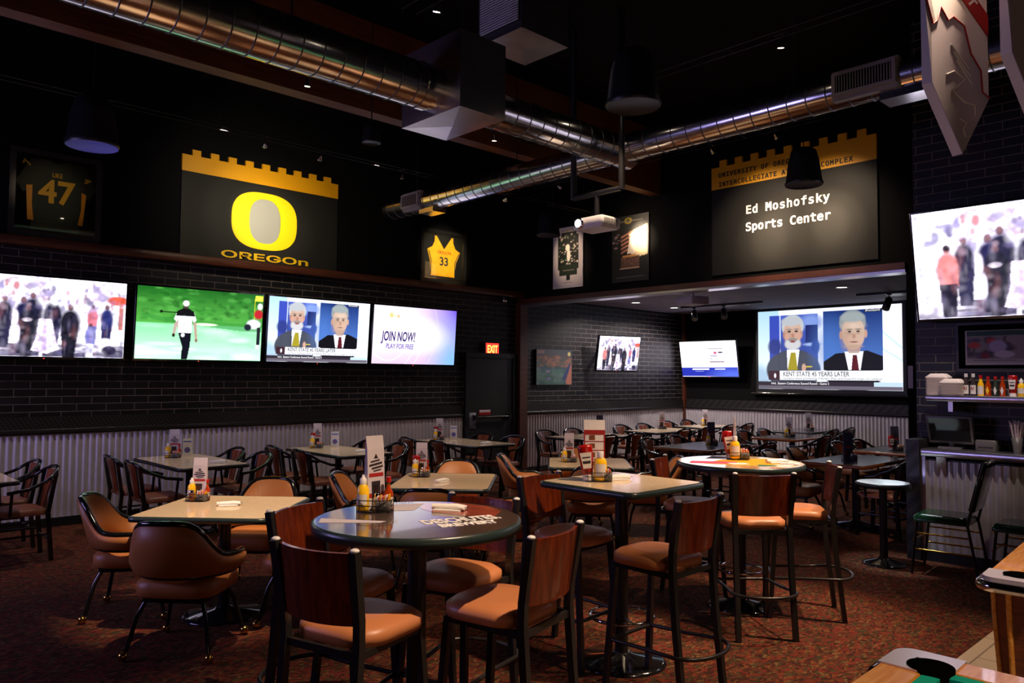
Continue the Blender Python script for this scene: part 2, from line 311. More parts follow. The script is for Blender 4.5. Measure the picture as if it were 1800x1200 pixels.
# ------------------------------------------------------------------ pictures (screens, prints) painted point by point
class Pic:
    def __init__(s, w, h, col, aspect):
        s.w, s.h, s.asp = w, h, aspect
        s.a = np.zeros((h, w, 3)); s.a[:] = srgb(col)
        s.X, s.Y = np.meshgrid(np.linspace(0, 1, w), np.linspace(0, 1, h))
        s.rng = np.random.RandomState(3)
    def mix(s, k, col): s.a = s.a * (1 - k[..., None]) + np.array(srgb(col)) * k[..., None]
    def ell(s, cx, cy, rx, ry, col, soft=.15, al=1.0, rot=0.0):
        dx = (s.X - cx); dy = (s.Y - cy)
        if rot:
            c, n = math.cos(rot), math.sin(rot); dx, dy = dx * c + dy * n / s.asp, -dx * n * s.asp + dy * c
        d = np.sqrt((dx / rx) ** 2 + (dy / ry) ** 2); s.mix(np.clip((1 + soft - d) / (2 * soft + 1e-6), 0, 1) * al, col); return s
    def poly(s, pts, col, al=1.0):
        ins = np.zeros_like(s.X, bool); n = len(pts)
        for i in range(n):
            x0, y0 = pts[i]; x1, y1 = pts[(i + 1) % n]
            if y0 == y1: continue
            c = ((s.Y >= min(y0, y1)) & (s.Y < max(y0, y1))); xi = x0 + (s.Y - y0) * (x1 - x0) / (y1 - y0); ins ^= c & (s.X < xi)
        s.mix(ins * al, col); return s
    def rect(s, x0, y0, x1, y1, col, al=1.0): s.mix(((s.X >= x0) & (s.X < x1) & (s.Y >= y0) & (s.Y < y1)) * al, col); return s
    def grad(s, x0, y0, x1, y1, c0, c1, horiz=False):
        m = (s.X >= x0) & (s.X < x1) & (s.Y >= y0) & (s.Y < y1)
        t = (s.X - x0) / (x1 - x0) if horiz else (s.Y - y0) / (y1 - y0); t = np.clip(t, 0, 1)[..., None]
        g = np.array(srgb(c0)) * (1 - t) + np.array(srgb(c1)) * t; s.a = np.where(m[..., None], g, s.a); return s
    def blobs(s, n, x0, y0, x1, y1, r0, r1, cols, al=.7, ry=1.0, soft=.4):
        for i in range(n):
            s.ell(s.rng.uniform(x0, x1), s.rng.uniform(y0, y1), s.rng.uniform(r0, r1), s.rng.uniform(r0, r1) * s.asp * ry, cols[s.rng.randint(len(cols))], soft, al)
        return s
    def noise(s, amt):
        s.a *= 1 + amt * (s.rng.rand(s.h, s.w, 1) - .5); return s
    def mesh(s, name, W, H, material, parent, z=0.0, boost=0.0):
        w, h = s.w, s.h; px = (s.X - .5) * W; py = (.5 - s.Y) * H
        vs = np.stack([px, py, np.full_like(px, z)], -1).reshape(-1, 3)
        idx = np.arange(w * h).reshape(h, w); q = np.stack([idx[1:, :-1], idx[1:, 1:], idx[:-1, 1:], idx[:-1, :-1]], -1).reshape(-1, 4)
        me = bpy.data.meshes.new(name); me.from_pydata(vs.tolist(), [], q.tolist()); me.materials.append(M[material])
        ca = me.color_attributes.new('pic', 'FLOAT_COLOR', 'POINT')
        lum = s.a @ np.array([.25, .6, .15]); A = s.a * (1 + boost * np.clip((lum - .55) / .4, 0, 1) ** 1.5)[..., None]
        ca.data.foreach_set('color', np.concatenate([np.clip(A, 0, 6), np.ones((h, w, 1))], -1).astype(np.float32).ravel()); me.update()
        o = bpy.data.objects.new(name, me); COL.objects.link(o); o.parent = parent; return o

def crowd(w=240, h=135):
    p = Pic(w, h, (.97, .96, 1), 1.78)
    p.blobs(60, 0, .0, 1, .35, .01, .05, [(.8, .74, .9), (.95, .85, .9), (1, 1, 1), (.6, .55, .8), (1, .9, .95)], .6)
    p.blobs(26, .1, .12, 1, .42, .008, .02, [(.3, .25, .5), (.5, .3, .45), (.85, .5, .5), (.6, .55, .8)], .6, 1.5)
    p.ell(.3, .12, .018, .05, (.9, .5, .5), .3, .8).ell(.24, .1, .010, .04, (.85, .4, .4), .3, .8)
    p.rect(0, .84, 1, 1, (.16, .14, .3), .9); p.ell(.1, .9, .14, .09, (.95, .92, .97), .4); p.ell(.8, .88, .16, .05, (.97, .95, 1), .5)
    p.blobs(20, .1, .8, 1, 1, .01, .05, [(.05, .05, .15), (.9, .88, .95), (.4, .36, .6)], .7, .4)
    navy = (.05, .06, .2)
    def person(x, top, s, coat, legs, head=(.55, .4, .42), hair=None, wide=1.0):
        p.ell(x, top, .017 * s, .04 * s, head)
        if hair: p.ell(x, top - .012 * s, .018 * s, .03 * s, hair)
        p.ell(x, top + .2 * s, .048 * s * wide, .17 * s, coat); p.rect(x - .042 * s * wide, top + .18 * s, x + .042 * s * wide, top + .36 * s, coat)
        p.poly([(x - .04 * s * wide, top + .34 * s), (x + .04 * s * wide, top + .34 * s), (x + .03 * s, top + .66 * s), (x - .035 * s, top + .66 * s)], legs)
    person(.235, .30, .9, navy, (.1, .1, .25), wide=1.1); person(.40, .24, 1.0, navy, navy, wide=1.3); person(.345, .30, 1.0, (.10, .10, .3), navy)
    person(.155, .36, .95, (.93, .55, .52), (.07, .07, .16), (.6, .45, .45), (.2, .12, .15), 1.15)
    person(.375, .40, .9, (.08, .10, .16), (.08, .09, .15), wide=1.35); p.ell(.30, .52, .02, .1, (.95, .9, .95)); p.ell(.315, .72, .018, .12, (.95, .92, 1)); p.ell(.37, .54, .03, .025, (.95, .9, .92))
    person(.525, .28, 1.0, navy, (.08, .08, .22), hair=(.9, .88, .95), wide=1.2); p.ell(.535, .27, .03, .07, (.96, .95, 1))
    p.poly([(.44, .52), (.52, .52), (.555, .80), (.58, .9), (.50, .96), (.40, .92), (.43, .74)], (.97, .90, .98)); p.poly([(.47, .6), (.49, .6), (.50, .93), (.46, .93)], (.8, .65, .9), .5)
    p.rect(.45, .93, .47, 1, (.95, .9, .95))
    person(.635, .36, 1.05, (.06, .06, .13), (.04, .05, .12), wide=1.25)
    person(.78, .34, .72, (.93, .5, .55), (.4, .42, .75)); person(.77, .58, .7, (.55, .55, .85), (.85, .85, .95), (.3, .1, .12))
    person(.875, .33, .85, (.14, .18, .45), (.1, .13, .35), wide=1.0)
    p.ell(.95, .24, .075, .06, (.95, .38, .25)); p.rect(.955, .28, .985, .62, (.88, .45, .35), .9); p.ell(.87, .82, .06, .08, (.98, .94, .95)); p.ell(.9, .9, .05, .06, (.15, .13, .25))
    p.rng = np.random.RandomState(21); cols = [navy, (.95, .92, 1), (.78, .72, .92), (.9, .6, .6), (.3, .26, .45), (1, .97, 1), (.12, .12, .25)]
    p.blobs(240, .02, .40, 1, .98, .004, .02, cols, .16, 2.0, .8); p.blobs(90, 0, .02, 1, .4, .006, .03, [(.82, .78, .95), (1, 1, 1), (.93, .8, .85), (.6, .55, .75)], .4, .8, .5)
    f = p.rng.rand(p.h // 5 + 3, p.w // 5 + 3); yi = np.linspace(0, f.shape[0] - 1.01, p.h); xi = np.linspace(0, f.shape[1] - 1.01, p.w); y0 = yi.astype(int); x0 = xi.astype(int); fy = (yi - y0)[:, None]; fx = (xi - x0)[None, :]
    g = f[y0][:, x0] * (1 - fy) * (1 - fx) + f[y0 + 1][:, x0] * fy * (1 - fx) + f[y0][:, x0 + 1] * (1 - fy) * fx + f[y0 + 1][:, x0 + 1] * fy * fx
    p.a = np.clip(p.a * (.72 + .5 * g)[..., None] + (.02 * g)[..., None], 0, 1); k = p.a.copy(); p.a = (np.roll(k, 1, 1) + 2 * k + np.roll(k, -1, 1) + np.roll(k, 1, 0)) / 5
    p.noise(.10); p.a *= np.array([.97, .95, 1.06]); return p
def golf(w=176, h=99):
    p = Pic(w, h, (.28, .66, .28), 1.78); p.grad(0, 0, 1, .5, (.10, .42, .12), (.36, .74, .30))
    p.blobs(160, 0, 0, 1, .46, .008, .04, [(.05, .3, .06), (.2, .6, .2), (.42, .8, .36), (.1, .45, .14)], .4, .5)
    p.grad(0, .5, 1, 1, (.55, .93, .66), (.80, 1, .88)); p.blobs(40, 0, .52, 1, 1, .04, .14, [(.92, 1, .95), (.6, .95, .72), (.75, 1, .84)], .4, .25)
    p.poly([(0, .40), (.2, .48), (.42, .50), (.8, .56), (1, .56), (1, .46), (.5, .44), (.3, .44), (.1, .38)], (.22, .6, .24), .6); p.ell(.53, .49, .09, .02, (.9, .96, .82))
    x = .365
    p.poly([(x - .058, .62), (x - .05, .42), (x - .086, .50), (x - .096, .66), (x - .078, .67), (x - .062, .52)], (.80, .70, .66)); p.poly([(x + .06, .40), (x + .088, .50), (x + .099, .70), (x + .082, .72), (x + .066, .52)], (.78, .66, .60))
    p.poly([(x - .02, .275), (x + .02, .275), (x + .062, .315), (x + .086, .44), (x + .064, .47), (x + .053, .42), (x + .05, .63), (x - .052, .63), (x - .052, .42), (x - .066, .47), (x - .088, .43), (x - .064, .315)], (.93, .95, .99))
    p.poly([(x - .02, .275), (x + .02, .275), (x + .062, .315), (x + .074, .385), (x - .074, .385), (x - .064, .315)], (.05, .06, .08)); p.ell(x - .01, .50, .012, .09, (.78, .80, .88), .6, .6)
    p.ell(x, .235, .022, .045, (.30, .22, .20)); p.ell(x, .205, .025, .042, (.93, .94, .96)); p.ell(x - .086, .66, .011, .026, (.12, .10, .10)); p.ell(x + .091, .725, .010, .026, (.6, .42, .36))
    p.poly([(x - .052, .62), (x + .05, .62), (x + .042, .82), (x + .026, 1), (x - .022, 1), (x - .016, .82)], (.05, .06, .12)); p.ell(x - .015, .655, .015, .028, (.90, .90, .94))
    p.rect(.17, .335, .3, .35, (.1, .2, .1)); p.ell(.18, .335, .012, .02, (.06, .1, .06))
    p.rect(.925, .06, .932, .52, (.95, .95, .2)); p.poly([(.93, .02), (1, .02), (1, .1), (.93, .1)], (.95, .95, .3)); p.ell(.975, .18, .022, .05, (.95, .95, .95)); p.ell(.965, .30, .04, .07, (.8, .16, .2)); p.ell(.925, .45, .06, .07, (.92, .94, .98)); p.ell(.875, .50, .03, .05, (.12, .15, .2)); p.rect(.955, .5, .985, .76, (.12, .15, .18)); p.rect(.95, .76, .98, .82, (.9, .95, .95))
    p.noise(.08); return p
def heads(w=264, h=148):
    p = Pic(w, h, (.93, .95, .99), 1.78); p.grad(0, 0, .16, .9, (.72, .88, .97), (.90, .95, 1)); p.ell(.0, .9, .1, .2, (.55, .75, .9), .3, .6)
    p.poly([(.88, .3), (1, .5), (1, .53), (.88, .33)], (.8, .9, 1)); p.poly([(.88, .5), (1, .64), (1, .67), (.88, .53)], (.82, .9, 1))
    x0, x1, y0, y1 = .09, .447, .06, .76
    p.grad(x0, y0, x1, y1, (.32, .42, .82), (.20, .26, .58)); p.rect(x0, y0, x0 + .075, y1, (.25, .33, .78)); p.rect(x0 + .075, y0, x0 + .085, y1, (.8, .86, 1)); p.ell(.40, .16, .07, .09, (.55, .66, .95), .4); p.rect(.36, .2, x1, .42, (.14, .18, .44)); p.ell(.41, .44, .06, .02, (.7, .8, 1), .4)
    suit = (.30, .32, .38)
    p.ell(.265, .76, .2, .26, suit, .03); p.rect(x0, .62, x1, y1, suit); p.ell(.13, .46, .05, .1, (.2, .26, .58), .2); p.ell(.43, .47, .03, .09, (.2, .26, .58), .2)
    for i in range(22): p.rect(x0 + .016 * i, .56, x0 + .016 * i + .003, y1, (.36, .38, .44), .6)
    p.poly([(.22, .5), (.315, .5), (.295, .76), (.225, .76)], (.92, .93, .97)); p.poly([(.25, .54), (.285, .54), (.30, .76), (.225, .76)], (.70, .64, .18))
    p.ell(.265, .21, .082, .15, (.80, .82, .84), .06); p.ell(.265, .29, .066, .165, (.86, .70, .62), .06); p.ell(.201, .31, .009, .045, (.76, .56, .5)); p.ell(.329, .31, .009, .045, (.8, .62, .55)); p.ell(.228, .32, .022, .09, (.78, .60, .53), .7, .6); p.ell(.266, .22, .05, .03, (.92, .78, .70), .7, .6)
    p.ell(.255, .145, .075, .06, (.78, .80, .83), .15); p.ell(.265, .43, .06, .075, (.84, .84, .86), .12); p.ell(.265, .375, .036, .022, (.62, .58, .56), .2); p.ell(.265, .40, .02, .012, (.62, .26, .24), .3)
    for ex in (.24, .292): p.ell(ex, .272, .012, .012, (.20, .16, .18), .3); p.ell(ex, .245, .02, .01, (.62, .58, .56), .4)
    p.ell(.266, .325, .012, .03, (.76, .55, .48), .5); p.ell(.225, .33, .016, .03, (.9, .68, .62), .6); p.ell(.31, .33, .016, .03, (.9, .68, .62), .6)
    p.rect(.36, .71, .405, .725, (.9, .8, .25)); p.ell(.345, .73, .015, .05, (.88, .7, .62))
    x0, x1, y0, y1 = .485, .88, .04, .76
    p.grad(x0, y0, x1, y1, (.10, .20, .48), (.34, .52, .86)); p.ell(.52, .5, .1, .3, (.35, .55, .9), .7, .5)
    suit = (.07, .07, .10); p.ell(.685, .80, .19, .23, suit, .04); p.ell(.54, .48, .05, .06, (.34, .5, .85), .3, .0)
    p.poly([(x0, .66), (.57, .56), (.78, .53), (x1, .6), (x1, y1), (x0, y1)], suit); p.poly([(.63, .54), (.755, .54), (.735, .76), (.655, .76)], (.93, .94, .98)); p.poly([(.685, .58), (.712, .58), (.725, .76), (.675, .76)], (.38, .10, .14))
    p.ell(.685, .19, .088, .15, (.60, .64, .66), .06); p.ell(.69, .32, .076, .20, (.86, .74, .66), .05); p.ell(.685, .13, .08, .06, (.66, .70, .71), .15); p.ell(.608, .34, .011, .05, (.80, .62, .54)); p.ell(.772, .33, .010, .05, (.84, .66, .58)); p.ell(.64, .36, .03, .13, (.76, .62, .54), .7, .6); p.ell(.69, .235, .06, .04, (.93, .83, .76), .7, .6); p.ell(.66, .40, .02, .04, (.90, .70, .62), .8, .5); p.ell(.73, .40, .02, .04, (.92, .72, .64), .8, .5); p.ell(.668, .325, .016, .012, (.72, .58, .5), .6, .7); p.ell(.722, .325, .016, .012, (.74, .6, .52), .6, .7)
    for ex in (.665, .722): p.ell(ex, .30, .012, .01, (.16, .14, .16), .3); p.ell(ex, .275, .022, .008, (.55, .5, .46), .4)
    p.ell(.694, .355, .012, .03, (.76, .58, .5), .5); p.ell(.694, .425, .026, .008, (.58, .32, .3), .3); p.ell(.69, .48, .05, .02, (.8, .66, .58), .6); p.poly([(.645, .5), (.74, .5), (.725, .56), (.66, .56)], (.80, .66, .58), .8)
    p.rect(.765, .045, .875, .075, (.04, .05, .09)); p.rect(.08, .77, .165, .885, (.26, .15, .2)); p.rect(.165, .77, .92, .885, (.96, .97, 1)); p.ell(.13, .83, .008, .03, (.95, .95, 1), .3)
    p.rect(0, .905, .82, .955, (.20, .17, .22)); p.rect(.82, .905, 1, .955, (.78, .88, .94)); p.rect(0, .955, 1, 1, (.45, .42, .48)); p.rect(0, .885, .08, .905, (.7, .8, .9))
    p.noise(.03); return p
def join(w=176, h=99):
    p = Pic(w, h, (.97, .82, .97), 1.78)
    p.ell(.95, .2, .5, .55, (.66, .35, .98), .9); p.ell(1.0, .05, .2, .3, (.40, .22, .95), .9); p.ell(.88, .95, .42, .5, (.45, .78, 1), .9, .9); p.ell(.3, .95, .35, .35, (.98, .72, .97), .9); p.ell(.2, .3, .5, .5, (1, .98, 1), .8); p.ell(.55, .5, .22, .2, (1, 1, 1), .9)
    for cx, cy, r, c in ((.18, .55, .22, (1, .97, 1)), (.18, .6, .30, (1, .95, 1)), (.2, .55, .38, (1, .96, 1)), (.25, .4, .52, (.93, .85, 1))):
        d = np.sqrt(((p.X - cx)) ** 2 + ((p.Y - cy) / 1.78) ** 2); p.mix(np.clip(1 - np.abs(d - r) / .006, 0, 1) * .8, c)
    p.ell(.2, .16, .025, .05, (1, .85, .55), .4).ell(.28, .17, .02, .03, (1, .8, .6), .4).ell(.24, .17, .012, .02, (1, .9, .7), .4); return p
def ad(w=100, h=60):
    p = Pic(w, h, (.97, .93, 1), 1.78); p.rect(0, .74, 1, 1, (.14, .2, .72)); p.ell(.9, .95, .3, .15, (.35, .45, .95), .7); p.rect(.5, .19, .77, .23, (.7, .68, .74)); p.rect(.68, .29, .76, .34, (.35, .33, .4)); p.ell(.63, .33, .03, .04, (.85, .35, .5)); p.rect(.54, .4, .66, .44, (.55, .5, .7)); p.rect(.52, .56, .78, .6, (.45, .3, .35)); p.rect(.53, .48, .58, .51, (.7, .68, .75)); p.rect(.2, .765, .5, .80, (.9, .9, 1)); p.rect(.6, .765, .78, .80, (.8, .82, 1)); p.rect(.25, .84, .4, .86, (.6, .65, .95)); return p
# ================================================================== ROOM
def sbox(name, m, *a, bev=0): return struct(MB().box(*a, bev=bev).build(name, m))
struct(MB().box(-3, 1.58, -.06, BW, LW + .2, 0).build('floor', 'carpet'))
struct(MB().box(-3, -3.5, -.06, BW, 1.58, -.001).build('floor_tile', 'tile'))
sbox('wall_left', 'brickX', -3, LW, 0, BW + .2, LW + .2, 3.10)
sbox('wall_left_upper', 'black', -3, LW, 3.10, RW, LW + .2, 5.5)
sbox('ceiling', 'black', -3, -3.5, 5.4, RW + .2, LW + .2, 5.5)
sbox('wall_back', 'black', -3.2, -3.7, 0, -3, LW + .2, 5.5)
sbox('wall_near', 'black', -3, -3.7, 0, RW, -3.5, 5.5)
sbox('wall_header', 'black', RW, 3.30, 2.99, RW + .2, LW, 5.4)          # wall over the alcove opening
sbox('wall_alcove_back', 'black', BW, 3.0, 1.10, BW + .2, LW, 3.2)
sbox('wall_alcove_low', 'black', BW + .02, 3.0, 0, BW + .2, LW, 1.10)
sbox('wall_alcove_right', 'brickX', RW + .2, 3.0, 0, BW, 3.2, 3.2)
sbox('ceiling_alcove', 'ceil', RW + .2, 3.0, 3.12, BW + .2, LW, 3.2)
sbox('wall_right', 'brickY', 8.35, -3.5, 0, RW, 2.82, 5.4)              # block that carries the shelf and the big screen
sbox('wall_right_jamb', 'black', RW, 2.82, 0, RW + .2, 3.30, 5.4)
struct(MB().box(RW - .03, 3.3, 2.955, RW + .21, LW, 2.988).build('trim_header', 'steel'))
struct(MB().box(RW - .04, 3.3, 2.99, RW, LW, 3.07).build('trim_header_wood', 'ledge'))
struct(MB().box(-3, LW - .16, 3.09, RW - .02, LW, 3.19, bev=.01).build('trim_ledge', 'ledge'))
struct(MB().box(RW - .09, LW - .13, 0, RW + .09, LW, 3.09).build('trim_column', 'ledge'))
struct(MB().box(BW - .07, LW - .07, 0, BW, LW, 3.12).build('trim_corner', 'ledge'))
def corrugated(name, p0, p1, z0, z1, amp=.011, per=.068):
    p0 = Vector(p0); p1 = Vector(p1); L = (p1 - p0).length; d = (p1 - p0) / L; nrm = Vector((d.y, -d.x))
    n = int(L / per * 8); lo, hi = [], []
    for i in range(n + 1):
        t = L * i / n; q = p0 + d * t + nrm * (amp + .004 + amp * math.cos(2 * math.pi * t / per)); lo.append((q.x, q.y, z0)); hi.append((q.x, q.y, z1))
    q = p1 - nrm * 0; q0 = p0
    mb = MB(); mb.rings([lo, hi], False)
    return struct(mb.build(name, 'corr'))
corrugated('trim_1', (-3, LW), (8.2, LW), .10, 1.03)
corrugated('trim_2', (RW + .09, LW), (BW - .07, LW), .10, 1.03)
corrugated('trim_3', (BW, LW - .07), (BW, 3.2), .10, 1.03)
for i, (x0, x1) in enumerate(((-3, 8.2), (RW + .09, BW - .08))):
    struct(MB().box(x0, LW - .035, .0, x1, LW, .10).build('baseboard_left_%d' % (i + 1), 'black2'))
    struct(MB().box(x0, LW - .03, 1.03, x1, LW, 1.22).build('trim_band_%d' % (i + 1), 'diamond'))
    struct(MB().box(x0, LW - .05, 1.025, x1, LW - .03, 1.085, bev=.006).build('trim_rail_%d' % (i + 1), 'steelb'))
struct(MB().box(BW - .035, 3.2, 0, BW, LW - .08, .10).build('baseboard_back', 'black2'))
struct(MB().box(BW - .03, 3.2, 1.03, BW, LW - .08, 1.24).build('trim_band_3', 'diamond'))
struct(MB().box(BW - .05, 3.2, 1.025, BW - .03, LW - .08, 1.085, bev=.006).build('trim_rail_3', 'steelb'))
# exit door beside the corner column
d = struct(MB().box(8.30, LW - .05, 0, 9.30, LW, 2.02).build('door_1', 'black2'))
fr = MB(); fr.box(8.22, LW - .07, 0, 8.30, LW, 2.1); fr.box(9.30, LW - .07, 0, 9.39, LW, 2.1); fr.box(8.30, LW - .07, 2.02, 9.30, LW, 2.1); fr.build('door_frame', 'black2', d)
MB().tube([(8.4, LW - .1, 1.02), (9.2, LW - .1, 1.02)], .018).box(8.38, LW - .12, .98, 8.44, LW - .05, 1.06).box(9.16, LW - .12, .98, 9.22, LW - .05, 1.06).build('push_bar', 'steelb', d)

# ================================================================== WALL SCREENS
def tv(label, x, z, W, H, mx, pic, m='screen', tilt=0.0, extra=None, arm=.06, cat='television', group=None, led=True, armlen=.25, boost=1.8):
    T = mx @ Matrix.Rotation(R(tilt), 4, 'X')
    o = thing('television', label, cat, mx=T, group=group)
    b = MB(); b.box(-W / 2 - .022, -H / 2 - .03, -.06, W / 2 + .022, H / 2 + .022, -.004, bev=.008); b.build('casing', 'blackg', o)
    pic.mesh('screen_picture', W, H, m, o, 0.0, boost)
    a = MB(); a.box(-.18, -.16, -.1, .18, .16, -.06); a.tube([(0, 0, -.09), (0, .02 * tilt, -armlen)], .03, 8); a.build('wall_bracket', 'steelb', o)
    if led: MB().box(-W * .02, -H / 2 - .022, -.004, -W * .02 + .012, -H / 2 - .016, -.002).build('standby_light', 'led', o)
    if extra: extra(o, W, H)
    return o
g4 = 'row of screens on the left wall'
pc = crowd()
def heads_text(o, W, H):
    m = MB(); text(m, 'KENT STATE 45 YEARS LATER', .046 * W, -.31 * W, .5 * H - .835 * H, .0005, .001, width=.47 * W, off=.0012 * W); text(m, 'Students were protesting Vietnam War and Guard troops on campus', .022 * W, -.31 * W, .5 * H - .875 * H, .0005, .001, width=.68 * W, off=.0003 * W); m.build('headline_text', 'inkgrey', o)
    m = MB(); text(m, '#KentState45', .022 * W, .27 * W, .5 * H - .068 * H, .0005, .001, width=.095 * W); text(m, 'NHL', .02 * W, -.40 * W, .5 * H - .94 * H, .0005, .001, off=.0004); text(m, 'Eastern Conference Second Round - Game 3', .022 * W, -.35 * W, .5 * H - .94 * H, .0005, .001, width=.37 * W, off=.0006); m.build('ticker_text', 'inkw', o)
def join_text(o, W, H):
    m = MB(); text(m, 'JOIN NOW!', .20, -.40 * W, -.10 * H, .0005, .001, shear=.16, width=.40 * W, off=.005); m.build('advert_text', 'ink', o)
    m = MB(); text(m, 'PLAY FOR FREE', .105, -.35 * W, -.235 * H, .0005, .001, shear=.12, width=.325 * W, off=.002); m.build('advert_small_text', 'inkblue', o)
TZ = 2.315; TH = .865; TW = 1.56; TO = .22
tv('wide screen showing a crowd in a plaza, leftmost of four on the left wall', 2.12, TZ, TW, TH, wl(2.12, TZ, TO), pc, tilt=4, group=g4)
tv('wide screen showing a golfer on a green, second of the four on the left wall', 0, 0, TW, TH, wl(3.80, TZ, TO), golf(240, 135), boost=.5, tilt=4, group=g4)
tv('wide screen showing two grey-haired men, third of the four on the left wall', 0, 0, TW, TH, wl(5.445, TZ, TO), heads(240, 135), tilt=4, boost=.5, extra=heads_text, group=g4)
tv('wide screen with a pink and blue JOIN NOW advert, fourth on the left wall', 0, 0, TW, TH, wl(7.08, TZ, TO), join(), tilt=4, boost=.25, extra=join_text, group=g4)
tv('small tilted screen with a crowd picture on the brick alcove wall', 0, 0, .98, .66, wl(11.85, 2.17, .38) @ Matrix.Rotation(R(-14), 4, 'Y'), pc, tilt=10, arm=.3, armlen=.36)
tv('small screen with a white and blue advert left of the projection screen', 0, 0, 1.36, .76, wr(8.98, 2.11, .3, BW), ad(), tilt=10, armlen=.27)
tv('large tilted screen with the crowd picture high on the right brick wall', 0, 0, 1.84, 1.03, wr(1.79, 2.80, .30, 8.35), pc, m='screen3', tilt=10, armlen=.2)
# projection screen
ps = thing('projection_screen', 'large projection screen showing two grey-haired men in suits on the alcove wall', 'projection screen', mx=wr(6.535, 2.28, .09, BW))
MB().box(-1.46, -.90, -.085, 1.46, .86, -.012).build('screen_border', 'black2', ps)
MB().tube([(-1.56, -.88, -.01), (1.56, -.88, -.01)], .03, 10).tube([(-1.5, .9, -.03), (1.5, .9, -.03)], .05, 10).build('screen_bar', 'blackg', ps)
heads(420, 236).mesh('screen_picture', 2.80, 1.57, 'screen2', ps, 0, .6); heads_text(ps, 2.80, 1.57)

# ================================================================== SIGNS
def crenel(mb, x0, x1, y0, y1, yt, n, d0, d1):
    pts = [(x0, y0), (x1, y0), (x1, y1)]; L = x1 - x0; st = L / (n + .5)
    for i in range(n):
        a = x1 - st * (i + .5); b = a - st * .46
        pts += [(a, y1), (a, yt), (b, yt), (b, y1)]
    pts.append((x0, y1)); mb.prism(pts, d0, d1)
os_ = thing('wall_sign', 'black university sign with battlement yellow band and big yellow O emblem', 'sign', mx=wl(4.68, 3.20))
MB().box(-1.11, .0, 0, 1.11, 1.08, .03).build('sign_panel', 'panel', os_)
m = MB(); crenel(m, -1.11, 1.11, 1.06, 1.27, 1.345, 9, .0, .034); m.build('battlement_band', 'yellow', os_)
def superell(a, b, n, N=56): return [(a * math.copysign(abs(math.cos(t)) ** (2 / n), math.cos(t)), b * math.copysign(abs(math.sin(t)) ** (2 / n), math.sin(t))) for t in [2 * math.pi * i / N for i in range(N)]]
m = MB(); cy = .565; o1 = [(x, y + cy) for x, y in superell(.465, .385, 2.7)]; i1 = [(x, y + cy) for x, y in superell(.222, .30, 2.5)]
n = len(o1); m.add([(x, y, .04) for x, y in o1] + [(x, y, .04) for x, y in i1], [(k, (k + 1) % n, n + (k + 1) % n, n + k) for k in range(n)])
m.add([(x, y, .03) for x, y in o1] + [(x, y, .04) for x, y in o1], [(k, (k + 1) % n, n + (k + 1) % n, n + k) for k in range(n)]); m.build('letter_emblem', 'yellowO', os_)
MB().prism(i1, .028, .034).build('emblem_center', 'silver', os_)
m = MB(); text(m, 'OREGOn', .172, -.60, .03, .03, .006, fnt='Inter.woff2', off=.0025, width=1.24); m.build('lettering', 'goldtext', os_)
es = thing('wall_sign', 'black Sports Center sign with yellow battlement band over the alcove opening', 'sign', mx=wr(4.73, 3.14))
MB().box(-1.13, 0, 0, 1.13, 1.22, .03).build('sign_panel', 'panel', es)
m = MB(); crenel(m, -1.13, 1.13, 1.21, 1.52, 1.61, 9, 0, .034); m.build('battlement_band', 'yellow', es)
def mono(mb, s, x, y, adv, size, z, off=.0):
    for i, ch in enumerate(s):
        if ch != ' ': text(mb, ch, size, x + adv * (i + .5), y, z, .005, fnt='DejaVuSansMono.woff2', align='CENTER', off=off)
for ws, x, y, adv, sz, off, mt, nm in (('UNIVERSITY OF OREGON', -1.02, 1.372, .0585, .118, .0022, 'textblack', 'band_lettering'), ('INTERCOLLEGIATE ATHLETIC COMPLEX', -1.02, 1.24, .0585, .118, .0022, 'textblack', 'band_lettering'), ('Ed Moshofsky', -.61, .80, .0975, .205, .0045, 'textwhite', 'lettering'), ('Sports Center', -.61, .565, .0905, .205, .0045, 'textwhite', 'lettering')):
    k = 0
    for wd in ws.split(' '):
        m = MB(); mono(m, wd, x + adv * k, y, adv, sz, .034 if mt == 'textblack' else .03, off); m.build(nm, mt, es); k += len(wd) + 1

def frame(parent, W, H, bw, m, dep=.035):
    f = MB(); f.box(-W / 2, -H / 2, 0, -W / 2 + bw, H / 2, dep); f.box(W / 2 - bw, -H / 2, 0, W / 2, H / 2, dep); f.box(-W / 2 + bw, -H / 2, 0, W / 2 - bw, -H / 2 + bw, dep); f.box(-W / 2 + bw, H / 2 - bw, 0, W / 2 - bw, H / 2, dep); return f.build('frame', m, parent)
# framed jerseys standing on the ledge
j = thing('framed_jersey', 'framed yellow basketball jersey number 33 on the left wall', 'framed jersey', mx=wl(7.76, 3.635, .01))
frame(j, .93, .86, .055, 'steelb'); MB().box(-.45, -.415, 0, .45, .415, .008).build('backing_board', 'panel', j)
f = MB()
for a in ((-.40, -.36, .40, -.35), (-.40, .35, .40, .36), (-.40, -.36, -.39, .36), (.39, -.36, .40, .36)): f.box(a[0], a[1], .008, a[2], a[3], .012)
f.build('gold_line', 'gold', j)
def jx(p): return [(x, y) for x, y in p]
sh = [(-.26, -.32), (.22, -.32), (.25, -.08), (.34, .10), (.24, .15), (.19, .24), (.19, .33), (.14, .33), (.0, .14), (-.13, .33), (-.19, .33), (-.19, .24), (-.24, .15), (-.34, .1), (-.28, -.08)]
b = MB(); b.prism(sh, .010, .022); jb = b.build('jersey_cloth', 'jersey', j)
